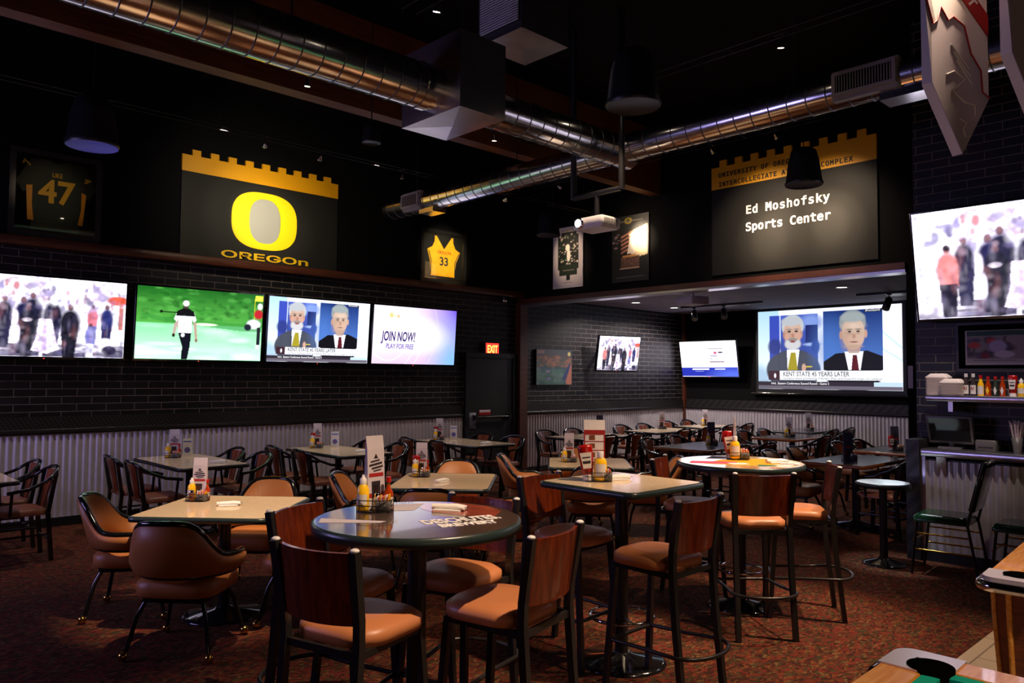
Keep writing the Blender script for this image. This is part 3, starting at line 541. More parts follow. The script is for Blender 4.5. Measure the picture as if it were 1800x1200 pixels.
b = MB(); b.tube([(-.14, .33, .024), (.0, .14, .026), (.14, .33, .024)], .012, 6); b.tube([(-.205, .33, .02), (-.205, .24, .02), (-.25, .16, .02), (-.345, .11, .02)], .01, 6); b.tube([(.205, .33, .02), (.205, .24, .02), (.25, .16, .02), (.345, .11, .02)], .01, 6); b.tube([(-.27, -.3, .023), (-.26, -.08, .023), (-.31, .08, .023)], .007, 6); b.tube([(.225, -.3, .023), (.225, -.08, .023), (.31, .08, .023)], .007, 6); b.build('jersey_trim', 'textblack', jb)
b = MB(); text(b, 'OREGON', .07, 0, .045, .023, .002, align='CENTER', width=.28); b.build('jersey_lettering', 'textred', jb)
b = MB(); text(b, '33', .19, 0, -.14, .023, .002, align='CENTER', off=.004, width=.17); b.build('jersey_number', 'navy', jb)
MB().box(-.41, -.375, .028, .41, .375, .030).build('glazing', 'glass', j)
j = thing('framed_jersey', 'framed dark football jersey number 47 at the left end of the wall', 'framed jersey', mx=wl(2.2, 3.695, .01))
frame(j, .92, .98, .06, 'steelb'); MB().box(-.45, -.48, 0, .45, .48, .008).build('backing_board', 'black', j)
sh = [(-.24, -.40), (.24, -.40), (.25, .05), (.33, .0), (.40, .12), (.26, .38), (.10, .40), (0, .36), (-.10, .40), (-.26, .38), (-.40, .12), (-.33, .0), (-.25, .05)]
jb = MB().prism(sh, .010, .020).build('jersey_cloth', 'dkgreen', j)
b = MB(); text(b, '47', .36, 0, -.08, .021, .003, align='CENTER', off=.009, width=.37); text(b, 'LIKE', .07, .0, .21, .021, .003, align='CENTER', off=.001, width=.1); text(b, '4', .11, .26, .23, .021, .003, rot=R(-60), off=.003); text(b, '7', .11, -.27, .29, .021, .003, rot=R(70), off=.003); b.build('jersey_number', 'goldtext', jb)
b = MB(); b.prism([(-.30, .08), (-.24, .09), (-.24, -.12), (-.22, -.30), (-.28, -.30)], .02, .023); b.prism([(.30, .06), (.25, .08), (.25, -.12), (.22, -.30), (.27, -.30)], .02, .023); b.build('side_stripe', 'yellow', jb)
MB().box(-.40, -.44, .028, .40, .44, .030).build('glazing', 'glass', j)
# posters over the alcove opening
p = Pic(64, 100, (.80, .76, .76), .66); p.rect(.17, .13, .87, .70, (.06, .08, .06)); p.rect(.27, .08, .8, .2, (.06, .08, .06)); p.rng = np.random.RandomState(5)
p.blobs(130, .2, .12, .84, .62, .012, .04, [(.9, .85, .78), (.1, .14, .1), (.75, .7, .62), (.12, .3, .16), (.04, .05, .04)], .9, .6, .2); p.ell(.5, .34, .07, .06, (1, .97, .9)).ell(.53, .47, .06, .1, (1, .97, .9)); p.rect(.22, .62, .82, .80, (.12, .17, .12)); p.rect(.45, .8, .58, .88, (.1, .12, .1)); p.rect(.34, .71, .72, .72, (.6, .55, .5))
p.ell(.5, .055, .04, .02, (.75, .65, .1)); p.rect(.3, .045, .72, .055, (.5, .45, .45)); p.rect(.36, .915, .66, .925, (.5, .48, .5))
po = thing('poster', 'white bordered poster with a dark group photo, left of the two posters over the alcove', 'poster', mx=wr(8.61, 3.70, .01)); MB().box(-.335, -.51, 0, .335, .51, .012).build('poster_board', 'paper', po); p.mesh('poster_print', .66, 1.0, 'print', po, .0135)
p = Pic(64, 100, (.05, .06, .05), .66); p.rng = np.random.RandomState(6); p.poly([(.45, .25), (.98, .15), (.98, .62), (.55, .66)], (.95, .85, .68))
for i in range(5): p.poly([(.25, .30 + i * .06), (.6, .22 + i * .06), (.6, .245 + i * .06), (.25, .335 + i * .06)], (.75, .5, .4))
p.blobs(14, .02, .25, .2, .58, .02, .05, [(.7, .6, .6), (.1, .1, .1), (.5, .4, .42)], .8, .6); p.poly([(.42, .58), (.5, .32), (.58, .32), (.66, .58)], (1, .95, .86)); p.ell(.54, .30, .035, .03, (1, .9, .8)); p.rect(.25, .62, .75, .8, (.42, .30, .24)); p.rect(.22, .79, .76, .81, (.8, .65, .55)); p.blobs(30, .27, .64, .73, .78, .01, .03, [(.2, .15, .12), (.6, .45, .38)], .7, .6); p.ell(.45, .07, .1, .045, (.80, .70, .1)); p.ell(.45, .07, .055, .03, (.05, .06, .05)); p.rect(.12, .065, .85, .082, (.5, .48, .42), .8); p.rect(.1, .93, .9, .94, (.4, .4, .36)); p.rect(.3, .6, .66, .63, (.85, .6, .3))
po = thing('poster', 'dark poster of a player in white, lit by a spot, over the alcove', 'poster', mx=wr(7.31, 3.70, .01)); MB().box(-.355, -.515, 0, .355, .515, .012).build('poster_board', 'black2', po); p.mesh('poster_print', .70, 1.01, 'print', po, .0135)
# canvas on the alcove brick
p = Pic(72, 54, (.25, .36, .36), 1.4); p.rng = np.random.RandomState(8); p.grad(0, 0, 1, .25, (.25, .28, .32), (.3, .3, .34)); p.blobs(90, 0, .2, 1, .5, .02, .07, [(.55, .38, .28), (.42, .3, .26), (.6, .42, .36), (.35, .33, .35)], .7, .6); p.grad(0, .5, 1, .62, (.26, .32, .38), (.28, .42, .46)); p.blobs(50, 0, .58, 1, 1, .03, .12, [(.34, .5, .44), (.28, .42, .40), (.42, .52, .5)], .6, .5); p.poly([(.82, .9), (.98, .4), (1, .4), (1, 1), (.85, 1)], (.7, .45, .38)); p.poly([(.7, .85), (.92, .4), (.98, .4), (.82, .9)], (.22, .28, .45)); p.rect(.26, .6, .38, .66, (.55, .5, .65)); p.rect(.3, .8, .38, .85, (.5, .45, .7)); p.rect(.02, .02, .22, .13, (.5, .4, .4)); p.ell(.92, .12, .04, .06, (.8, .75, .45))
po = thing('picture_canvas', 'painted canvas of a muddy field hanging on the brick alcove wall', 'picture', mx=wl(10.37, 1.885, .01)); MB().box(-.475, -.325, 0, .475, .325, .04).build('canvas_frame', 'black2', po); p.mesh('canvas_print', .95, .65, 'print', po, .0415)
# exit sign
e = thing('exit_sign', 'red lit EXIT sign beside the corner column', 'exit sign', mx=wl(8.81, 2.175, .01)); MB().box(-.17, -.115, -.01, .17, .115, .05, bev=.01).build('sign_housing', 'black2', e); MB().box(-.145, -.095, .05, .145, .095, .054).build('sign_face', 'exitred', e)
m = MB(); text(m, 'EXIT', .18, 0, -.066, .055, .002, align='CENTER', width=.235, off=.004); m.build('sign_text', 'exittext', e)
o = MB().box(8.26, LW - .06, .83, 8.46, LW, 1.10, bev=.01).build('switch_box', 'greypaint'); tag(o, 'grey electrical box on the wall left of the exit door', 'electrical box')
st = thing('door_sticker', 'red and white warning sticker on the exit door', 'sticker', mx=wl(8.66, 1.10, .052)); MB().box(-.13, -.045, 0, .13, .045, .002).build('sticker_sheet', 'red', st); MB().box(-.12, .0, .002, .12, .04, .003).build('sticker_band', 'paper', st)
o = MB().box(9.475, 3.235, 1.60, 9.50, 3.29, 1.86).build('paper_notice', 'papergrey'); tag(o, 'pale lilac notice strip at the alcove edge right of the projection screen', 'notice')
# small security camera by the column
s = thing('security_camera', 'small dome camera under the ledge near the corner column', 'camera', loc=(9.05, LW - .1, 3.02)); MB().lathe([(.05, .07), (.06, .02), (.06, 0)], n=16).build('mount', 'black2', s); MB().sphere((0, 0, 0), .045).build('dome', 'steel', s)

# ================================================================== ALCOVE CEILING FITTINGS
for x, y, nm in ((11.69, 8.88, 'over the near wall table row, nearer of two close together'), (13.06, 8.96, 'deep in the alcove corner, farther of two close together'), (11.84, 5.05, 'in front of the projection screen')):
    dl = thing('recessed_downlight', 'round recessed downlight ' + nm, 'downlight', (x, y, 3.12)); MB().lathe([(.075, 0), (.10, -.003), (.105, -.01), (.10, -.012), (.075, -.006)], n=24, cap0=False, cap1=False).build('trim_ring', 'white', dl); MB().lathe([(.001, -.004), (.075, -.004)], n=24).build('lamp_face', 'down', dl)
    spot((x, y, 3.09), (x, y, 0), 190 if y > 8 else 60, (1, .85, .80), 158, .5, .06)
for x, y, nm in ((13.4, 7.75, 'left'), (13.4, 4.75, 'right')):
    v = thing('air_vent', 'round ceiling air vent above the %s part of the projection screen' % nm, 'vent', (x, y, 3.12)); MB().lathe([(.05, -.01), (.12, -.006), (.2, -.02), (.24, 0)], n=24).build('vent_rings', 'greym', v)
for (xa, ya, yb), nm, heads_ in (((13.0, 7.0, 8.75), 'left', ((8.45, 'left'), (7.80, 'right'))), ((13.0, 4.2, 5.3), 'right', ((4.78, 'single'),))):
    t = MB().box(xa - .02, ya, 3.085, xa + .02, yb, 3.12).build('light_track', 'black2'); tag(t, 'black light track on the alcove ceiling, %s one' % nm, 'light track')
    for y, hn in heads_:
        h = thing('track_spot', {'left': 'left of the pair of black can spots above the small advert screen', 'right': 'right of the pair of black can spots above the small advert screen', 'single': 'single black can spot in front of the projection screen corner'}[hn], 'spotlight', (xa, y, 3.085))
        MB().tube([(0, 0, 0), (0, 0, -.07)], .012, 8).box(-.02, -.03, -.02, .02, .03, 0).build('stem', 'black2', h)
        dv = Vector((-.45, -.35 if hn != 'single' else .1, -.75)).normalized(); q = Vector((0, 0, -.08)); k = MB(); k.T = Matrix.Translation(q) @ dv.to_track_quat('Z', 'Y').to_matrix().to_4x4(); k.lathe([(.03, -.02), (.055, 0), (.06, .2), (.05, .2)], n=18); k.build('lamp_can', 'black2', h)
pj = thing('ceiling_projector', 'white projector under the alcove edge lit from the side', 'projector', (9.95, 6.5, 2.80), rz=R(-20)); MB().box(-.16, -.2, 0, .16, .2, .12, bev=.02).build('projector_body', 'papergrey', pj); MB().tube([(0, 0, .12), (0, 0, .32)], .025).box(-.08, -.08, .30, .08, .08, .32).build('ceiling_mount', 'white', pj)
k = MB(); k.T = Matrix.Translation((.16, -.08, .06)) @ Matrix.Rotation(R(90), 4, 'Y'); k.lathe([(.04, -.01), (.045, .03), (.035, .03)], n=16); k.build('lens_barrel', 'black2', pj)

# ================================================================== BEAM, DUCTS, HANGING BOXES
struct(MB().box(-3, 6.75, 4.45, RW, 6.93, 5.4).build('trim_beam', 'beam'))
DZ = 4.1; MY = 5.07; XX = 6.35
def duct(mb, axis, a, b, c, r, seam=.17, z=DZ):
    pr = []; n = 28
    def ring(t, rr):
        return [((t, c + rr * math.cos(2 * math.pi * j / n), z + rr * math.sin(2 * math.pi * j / n)) if axis == 0 else (c + rr * math.cos(2 * math.pi * j / n), t, z + rr * math.sin(2 * math.pi * j / n))) for j in range(n)]
    k = int((b - a) / seam); mb.rings([ring(a, r), ring(b, r)], True, True, True, True, 0)
    for i in range(1, k + 1):
        t = a + i * seam
        if t > b - .03: break
        mb.rings([ring(t - .006, r + .0002), ring(t - .004, r + .004), ring(t + .004, r + .004), ring(t + .006, r + .0002)], True, False, False, True, 1)
def hanger(mb, x, y, r): mb.tube([(x, y, DZ + r), (x, y, 5.4)], .006, 6)
du = thing('spiral_duct', 'long spiral steel duct running above the room towards the corner', 'duct', (0, 0, 0)); m = MB(); duct(m, 0, -3, 3.90, MY, .185); m.build('duct_tube', ['galv', 'galvd'], du)
m = MB(); m.tube([(.6, MY, DZ + .18), (.6, MY, 5.4)], .008).tube([(2.6, MY, DZ + .18), (2.6, MY, 5.4)], .008); m.build('hanger_rod', 'steelb', du)
m = MB(); duct(m, 0, 3.72, 3.80, MY, .195, 9); m.build('coupling', 'galv', du)
du = thing('spiral_duct', 'spiral steel duct between the junction box and the cross duct', 'duct', (0, 0, 0)); m = MB(); duct(m, 0, 4.40, 6.55, MY, .165); m.build('duct_tube', ['galv', 'galvd'], du); m = MB(); hanger(m, 5.6, MY, .16); m.build('hanger_rod', 'steelb', du)
du = thing('spiral_duct', 'spiral branch duct with a side grille running to the right of the corner', 'duct', (0, 0, 0)); m = MB(); duct(m, 1, -2.5, MY - .16, XX, .142); m.build('duct_tube', ['galv', 'galvd'], du); m = MB(); hanger(m, XX, 3.1, .14); m.build('hanger_rod', 'steelb', du); dn = du
du = thing('spiral_duct', 'spiral branch duct ending in front of the left wall near the yellow jersey', 'duct', (0, 0, 0)); m = MB(); duct(m, 1, MY + .16, 9.25, XX, .142); m.build('duct_tube', ['galv', 'galvd'], du)
for hy in (8.6, 6.6): m = MB(); hanger(m, XX, hy, .14); m.build('hanger_rod', 'steelb', du)
df = du
for y, l, du in ((2.45, .50, dn), (8.55, .38, df)):
    g = MB(); a = .12; F = MB()
    for sgn, nm in ((-1, 'side'),):
        F.box(XX - .175, y - l / 2, DZ - .09, XX - .135, y + l / 2, DZ + .10); F.box(XX - .135, y - l / 2 - .01, DZ - .12, XX - .05, y + l / 2 + .01, DZ + .125)
    gr = F.build('side_grille', 'shadegrey', du)
    S = MB(); S.box(XX - .178, y - l / 2 + .03, DZ - .065, XX - .175, y + l / 2 - .03, DZ + .075, mi=0)
    k = int((l - .06) / .022)
    for i in range(k): S.box(XX - .182, y - l / 2 + .035 + i * .022, DZ - .065, XX - .178, y - l / 2 + .041 + i * .022, DZ + .075, mi=1)
    S.build('grille_slats', ['black', 'shadegrey'], gr)
    B = MB(); B.box(XX - .10, y - l / 2 - .25, DZ - .19, XX + .12, y + l * .3 - .25, DZ - .13); B.build('bottom_grille', 'galv', du)
jb = thing('duct_junction_box', 'tall sheet metal box with a folded bottom joining the ducts', 'duct box', (0, 0, 0))
m = MB(); x0, x1, y0, y1 = 3.90, 4.40, 4.72, 5.52; m.box(x0, y0, 3.88, x1, y1, 4.52); m.add([(x0, y0, 3.88), (x1, y0, 3.88), (x1, y1, 3.88), (x0, y1, 3.88), ((x0 + x1) / 2, (y0 + y1) / 2, 3.86)], [(1, 0, 4), (2, 1, 4), (3, 2, 4), (0, 3, 4)]); m.build('sheet_body', 'boxmetal', jb)
m = MB(); m.tube([(x0 + .02, y0 + .02, 4.5), (x0 + .02, y0 + .02, 5.4)], .008).tube([(x1 - .02, y1 - .02, 4.5), (x1 - .02, y1 - .02, 5.4)], .008); m.build('hanger_rod', 'steelb', jb)
hb = thing('return_air_box', 'hanging sheet metal air box with a louvre side above the junction', 'duct box', (0, 0, 0)); x0, x1, y0, y1, zb = 4.54, 5.14, 4.67, 5.24, 4.72
m = MB(); m.box(x0, y0, zb, x1, y1, 5.4); m.add([(x0, y0, zb), (x1, y0, zb), (x1, y1, zb), (x0, y1, zb), ((x0 + x1) / 2, (y0 + y1) / 2, zb - .02)], [(1, 0, 4), (2, 1, 4), (3, 2, 4), (0, 3, 4)]); m.build('sheet_body', 'boxmetal', hb)
g = MB(); g.box(x0 - .012, y0 + .02, zb + .06, x0, y1 - .03, 5.36, mi=1)
for i in range(26): g.box(x0 - .02, y0 + .03, zb + .075 + i * .023, x0 - .012, y1 - .04, zb + .086 + i * .023, mi=0)
g.build('louvre_grille', ['white', 'black2'], hb)

# ------------------------------------------------------------------ pendant speakers
def speaker(x, y, z, s, label, mesh='blackmesh'):
    o = thing('pendant_speaker', label, 'speaker', (x, y, z), group=None)
    MB().lathe([(.205 * s, 0), (.215 * s, .02 * s), (.20 * s, .05 * s), (.17 * s, .28 * s), (.14 * s, .40 * s), (.10 * s, .43 * s), (.0001, .43 * s)], n=32, cap0=False, cap1=False).build('bell_housing', 'black2', o)
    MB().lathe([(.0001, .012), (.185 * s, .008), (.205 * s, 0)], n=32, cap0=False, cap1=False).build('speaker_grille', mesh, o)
    MB().tube([(0, 0, .42 * s), (0, 0, 5.4 - z)], .006, 6).build('hanging_cable', 'steelb', o)
    return o
speaker(1.98, 7.60, 3.75, 1.05, 'black pendant speaker over the left end of the wall with painted lilac glow', 'glowpaint')  # blue light on this grille is put into its base colour
speaker(3.9, 6.0, 3.85, .42, 'small flat pendant speaker disc under the beam left of the ducts')
speaker(4.55, 3.48, 3.72, .98, 'large black pendant speaker hanging over the middle of the room')
speaker(7.35, 3.50, 3.63, .86, 'black pendant speaker hanging in front of the Sports Center sign')
speaker(7.85, 7.50, 3.70, .80, 'black pendant speaker left of the white bordered poster')
# ------------------------------------------------------------------ cable lights
def cable(p0, p1, label, n):
    o = thing('lamp_cable', label, 'lamp cable', (0, 0, 0)); a = Vector(p0); b = Vector(p1); sd = Vector((-(b - a).y, (b - a).x, 0)).normalized() * .06
    for s in (-1, 1): MB().tube([a + sd * s, b + sd * s], .004, 6).build('cable', 'steelb', o)
    for i in range(n): m = MB(); q = a.lerp(b, (i + .5) / n); m.tube([q + sd, q - sd], .004, 6); m.tube([q, (q.x, q.y, 5.4)], .004, 6); m.build('standoff', 'steelb', o)
cable((-3, 7.80, 4.26), (RW, 7.80, 4.26), 'pair of thin lamp cables along the left wall', 5); cable((-3, 5.85, 4.26), (6.0, 5.85, 4.26), 'pair of thin lamp cables behind the long duct', 4)
cable((3.12, -3.4, 4.26), (3.12, 4.35, 4.26), 'pair of thin lamp cables crossing in front of the long duct', 3); cable((5.72, -3.4, 4.46), (5.72, 4.7, 4.46), 'pair of thin lamp cables crossing left of the cross duct', 3); cable((8.15, 3.6, 4.55), (8.15, 9.7, 4.55), 'pair of thin lamp cables in front of the sign wall', 3)
def cspot(x, y, z, label, tgt=None, p=0, col=WARM2, ang=26, lit=True, blend=.9, soft=0):
    o = thing('cable_spot', label, 'spotlight', (x, y, z)); T = Vector(tgt) if tgt else Vector((x, y, 0)); dv = (T - Vector((x, y, z))).normalized()
    MB().tube([(0, 0, 0), (0, 0, -.05)], .004, 6).tube([(0, -.06, 0), (0, .06, 0)], .004, 6).tube([(-.06, 0, 0), (.06, 0, 0)], .004, 6).build('clip', 'steelb', o)
    k = MB(); k.T = Matrix.Translation((0, 0, -.06)) @ dv.to_track_quat('Z', 'Y').to_matrix().to_4x4(); k.lathe([(.012, -.01), (.016, .015), (.03, .05), (.03, .055), (.024, .05)], n=16, cap1=False); k.build('reflector', 'chrome', o)
    k = MB(); k.T = Matrix.Translation((0, 0, -.06)) @ dv.to_track_quat('Z', 'Y').to_matrix().to_4x4(); k.lathe([(.0001, .047), (.025, .05)], n=14, cap0=False, cap1=False); k.build('bulb', 'lamp' if lit else 'steel', o)
    if p: spot(Vector((x, y, z - .06)) + dv * .07, T, p, col, ang, blend)
    if soft:   # the wider, weaker part of the reflector's beam
        for f, q in ((1.7, .5), (3.3, .34)): spot(Vector((x, y, z - .06)) + dv * .07, T, soft * q, col, ang * f, 1.0)
cspot(2.10, 7.80, 4.26, 'lit cable spot beside the left pendant speaker', (2.15, LW, 3.7), 14)
cspot(3.72, 7.80, 4.26, 'lit cable spot above the left half of the yellow O sign', (4.72, LW, 3.76), 240, (1, .86, .6), 32, blend=1, soft=260)
cspot(4.40, 7.80, 4.26, 'dim cable spot above the right half of the yellow O sign', (4.8, LW, 3.3), 0, lit=False)
cspot(5.53, 7.80, 4.26, 'cable spot left of the small yellow jersey frame', (5.7, 8.6, .7), 90, (1, .86, .6), 40)
cspot(7.30, 7.80, 4.26, 'extra cable spot added to light the small yellow jersey frame', (7.78, LW, 3.66), 260, (1, .86, .6), 32)  # extra spot added on the cable so light reaches the jersey
cspot(3.16, 5.85, 4.26, 'lit cable spot just below the long duct', (3.3, 6.6, 0), 160, WARM, 46)
cspot(5.30, 5.85, 4.26, 'lit cable spot under the junction box at the right', (5.6, 6.3, 0), 160, WARM, 46)
cspot(3.12, 4.02, 4.26, 'lit cable spot at the top edge left of the hanging air box', (3.2, 5.0, .7), 150, WARM, 46)
cspot(5.72, 2.90, 4.46, 'lit cable spot above the right branch of the cross duct', (6.2, 3.4, .6), 170, WARM, 46)
cspot(5.72, 4.62, 4.46, 'lit cable spot beside the large middle speaker', (6.4, 5.6, .7), 150, WARM, 46)
cspot(8.15, 5.05, 4.55, 'cable spot aimed at the left half of the Sports Center sign', (RW, 5.00, 3.56), 230, WARM2, 24, blend=1, soft=480)
cspot(8.15, 4.22, 4.55, 'cable spot aimed at the right half of the Sports Center sign', (RW, 4.17, 3.62), 200, WARM2, 22, blend=1, soft=420)
cspot(8.15, 8.75, 4.55, 'lit cable spot aimed at the white bordered poster', (RW, 8.55, 3.7), 90, WARM2, 36)
cspot(8.15, 7.6, 4.55, 'lit cable spot aimed at the dark poster of the player', (RW, 7.08, 3.85), 420, WARM2, 20, soft=80)
# ------------------------------------------------------------------ projector on a pipe yoke
pj = thing('hanging_projector', 'white projector hanging from a black pipe yoke below the ducts', 'projector', (6.0, 5.05, 3.20), rz=R(-90))
MB().box(-.19, -.15, 0, .19, .15, .12, bev=.025).build('projector_body', 'white', pj)
k = MB(); k.T = Matrix.Translation((-.10, -.15, .06)) @ Matrix.Rotation(R(90), 4, 'X'); k.lathe([(.055, -.01), (.055, .03), (.045, .03)], n=20); k.build('lens_ring', 'chrome', pj)
k = MB(); k.T = Matrix.Translation((-.10, -.182, .06)) @ Matrix.Rotation(R(90), 4, 'X'); k.lathe([(.0001, .0), (.042, .0)], n=18, cap0=False, cap1=False); k.build('lens', 'lens', pj)
g = MB()
for i in range(9): g.box(.19, -.11 + i * .024, .025, .193, -.098 + i * .024, .095)
g.build('side_vent', 'greym', pj)
k = MB(); k.tube([(0, 0, .12), (0, 0, .38)], .025); k.tube([(-.32, .0, .38), (.32, .0, .38)], .03); k.tube([(-.32, 0, .37), (-.32, 0, 2.2)], .032); k.tube([(.32, 0, .37), (.32, 0, 2.2)], .032); k.build('pipe_yoke', 'black2', pj)
M['rustred'] = mat('print_rust', hexc('a8503c'), .16, spec=.8, coat=.5, noise=.25, nscale=9)
M['navyp'] = mat('menu_navy', hexc('3a3c52'), .55); M['bluep'] = mat('flyer_blue', hexc('5a7ac0'), .6)
# ================================================================== FURNITURE
def bar_stool(loc, rz, label):
    o = thing('bar_stool', label, 'bar stool', loc, rz, 'bar stools at the high tables')
    s = MB()
    pts = rrect(-.205, -.20, .205, .215, .13, 7); ins = rrect(-.18, -.175, .18, .19, .12, 7); ins2 = rrect(-.11, -.1, .11, .12, .09, 7)
    s.rings([[(x, y, .70) for x, y in ins], [(x, y, .705) for x, y in pts], [(x, y, .745) for x, y in pts], [(x, y, .765) for x, y in ins], [(x, y, .773) for x, y in ins2]], True, True, True); s.build('seat', 'tan', o)
    b = MB(); n = 14; rows = []
    for (z, dy, hw) in ((.80, 0, .176), (.81, 0, .178), (1.05, -.03, .188), (1.066, -.032, .186)):
        rows.append([(hw * (2 * i / n - 1), -.225 + dy - .045 * (1 - (2 * i / n - 1) ** 2), z) for i in range(n + 1)] + [(hw * (1 - 2 * i / n), -.207 + dy - .045 * (1 - (2 * i / n - 1) ** 2), z) for i in range(n + 1)])
    b.rings(rows, True, True, True, False); b.build('backrest', 'cherry', o)
    for sx in (-1, 1):
        l = MB(); l.tube([(sx * .19, -.285, 0), (sx * .185, -.235, .45), (sx * .183, -.215, .72), (sx * .187, -.22, .82), (sx * .198, -.262, 1.075)], .016, sq=True); lg = l.build('leg', 'steelb', o)
        MB().sphere((sx * .198, -.262, 1.078), .0175, 10, sz=.55).build('post_cap', 'white', lg)
        MB().tube([(sx * .195, .215, 0), (sx * .165, .165, .70)], .015, sq=True).build('leg', 'steelb', o)
    MB().tube([(.165, .165, .69), (.183, -.215, .69), (-.183, -.215, .69), (-.165, .165, .69)], .014, sq=True, closed=True).build('seat_frame', 'steelb', o)
    path = [(.182, .19, .28), (.19, -.05, .29)] + [(.215 * math.cos(a), -.235 - .14 * math.sin(a), .30) for a in [math.pi * i / 12 for i in range(13)]] + [(-.19, -.05, .29), (-.182, .19, .28)]
    MB().tube(path, .011, 8, closed=False).tube([(.182, .19, .28), (-.182, .19, .28)], .011, 8).build('foot_ring', 'steelb', o)
    return o
def wood_chair(loc, rz, label):
    o = thing('wooden_armchair', label, 'chair', loc, rz, 'black wooden armchairs with brown splats')
    s = MB(); pts = rrect(-.22, -.2, .22, .22, .07); ins = rrect(-.19, -.17, .19, .19, .06)
    s.rings([[(x, y, .42) for x, y in pts], [(x, y, .455) for x, y in pts], [(x, y, .475) for x, y in ins]], True, True, True); s.build('seat', 'brownseat', o)
    b = MB(); n = 6
    rows = []
    for z, hw, dy in ((.46, .055, -.2), (.60, .075, -.225), (.72, .10, -.25), (.80, .125, -.272)):
        rows.append([(hw * (2 * i / n - 1), dy - .02 * (1 - (2 * i / n - 1) ** 2), z) for i in range(n + 1)] + [(hw * (1 - 2 * i / n), dy + .012 - .02 * (1 - (2 * i / n - 1) ** 2), z) for i in range(n + 1)])
    b.rings(rows, True, True, True, False); b.build('back_splat', 'splat', o)
    path = [(.275, .14, .64), (.285, -.02, .665), (.262, -.16, .72), (.2, -.255, .79), (.1, -.292, .825), (0, -.30, .832), (-.1, -.292, .825), (-.2, -.255, .79), (-.262, -.16, .72), (-.285, -.02, .665), (-.275, .14, .64)]
    MB().tube(path, .02, 8, flat=.8).build('arm_rail', 'blackg', o)
    for sx in (-1, 1):
        MB().tube([(sx * .20, -.235, 0), (sx * .195, -.20, .44), (sx * .2, -.255, .79)], .018, sq=True).build('leg', 'blackg', o)
        MB().tube([(sx * .205, .2, 0), (sx * .205, .185, .44)], .018, sq=True).build('leg', 'blackg', o)
        MB().tube([(sx * .215, .1, .43), (sx * .275, .1, .64)], .014, 6).build('arm_post', 'blackg', o)
        MB().tube([(sx * .12, -.2, .46), (sx * .16, -.27, .80)], .010, 6).build('spindle', 'blackg', o)
    MB().tube([(.205, .19, .2), (-.205, .19, .2)], .010, 6).tube([(.2, -.215, .2), (-.2, -.215, .2)], .01, 6).tube([(.205, .19, .24), (.2, -.21, .24)], .01, 6).tube([(-.205, .19, .24), (-.2, -.21, .24)], .01, 6).build('stretcher', 'blackg', o)
    return o
def barrel_chair(loc, rz, label):
    o = thing('barrel_chair', label, 'chair', loc, rz, 'tan barrel chairs on casters')
    s = MB(); pts = rrect(-.25, -.24, .25, .27, .12, 6); ins = rrect(-.22, -.21, .22, .24, .11, 6); in2 = rrect(-.12, -.1, .12, .13, .06, 6)
    s.rings([[(x, y, .355) for x, y in ins], [(x, y, .37) for x, y in pts], [(x, y, .44) for x, y in pts], [(x, y, .468) for x, y in ins], [(x, y, .475) for x, y in in2]], True, True, True); s.build('seat', 'tan2', o)
    N = 36; prof = []; top = []
    for i in range(N + 1):
        th = -118 + 236 * i / N; a = abs(th); k = 1 / (1 + math.exp((a - 43) / 6.0))
        h = .60 + .225 * k - .03 * max(0, a - 98) / 20; lean = .075 * k
        rx, ry = .30, .27
        fx, fy = math.sin(R(th)), -math.cos(R(th))
        prof.append([(rx * .86 * fx, ry * .86 * fy, .48), (rx * .93 * fx, (ry * .93 + lean * .35) * fy, (.44 + h) / 2), ((rx + .005) * .96 * fx, (ry + lean) * fy, h), ((rx + .045) * fx, (ry + lean + .045) * fy, h - .01), ((rx + .045) * fx, (ry + .045 + lean * .4) * fy, (.50 + h) / 2), ((rx + .02) * fx, (ry + .03) * fy, .50)])
        top.append(((rx + .022) * fx, (ry + lean + .022) * fy, h + .004))
    b = MB(); b.rings(prof, True, True, True, True); b.build('barrel_back', 'tan2', o)
    MB().tube([((q[5][0] + q[0][0]) / 2, (q[5][1] + q[0][1]) / 2, q[5][2] - .01) for q in prof], .014, 6).build('lower_piping', 'blackg', o)
    e0 = prof[0]; e1 = prof[-1]
    lo0 = [((e0[k][0] + e0[5 - k][0]) / 2, (e0[k][1] + e0[5 - k][1]) / 2 + .015, e0[k][2]) for k in (0, 1)]; lo1 = [((e1[k][0] + e1[5 - k][0]) / 2, (e1[k][1] + e1[5 - k][1]) / 2 + .015, e1[k][2]) for k in (1, 0)]
    MB().tube(lo0 + top + lo1, .019, 8).build('edge_roll', 'blackg', o)
    for k, (sx, sy) in enumerate(((-1, -1), (1, -1), (1, 1), (-1, 1))):
        l = MB(); l.tube([(sx * .17, sy * .17, .345), (sx * .21, sy * .21, .25), (sx * .25, sy * .25, .055)], .014, 8); lg = l.build('leg', 'blackg', o)
        c = MB(); c.sphere((sx * .262, sy * .262, .03), .028, 12); c.build('caster', 'gold', lg)
    MB().box(-.19, -.19, .325, .19, .19, .362).build('swivel_plate', 'black2', o)
    return o
def pedestal(o, zt, r, h=.02, col=.036, ring=None):
    b = MB(); b.lathe([(r, 0), (r, .008), (r * .9, .02), (.07, .045), (.05, .06)], n=36); b.build('base', 'blackg', o)
    MB().lathe([(col, .05), (col, zt)], n=20).lathe([(.11, zt - .012), (.11, zt)], n=20).build('column', 'steelb', o)
    if ring:
        m = MB(); m.tube([(ring * math.cos(a), ring * math.sin(a), .27) for a in [2 * math.pi * i / 28 for i in range(28)]], .011, 8, closed=True)
        for a in (0, 2.1, 4.2): m.tube([(col * math.cos(a), col * math.sin(a), .27), (ring * math.cos(a), ring * math.sin(a), .27)], .008, 6)
        m.build('foot_ring', 'chrome', o)
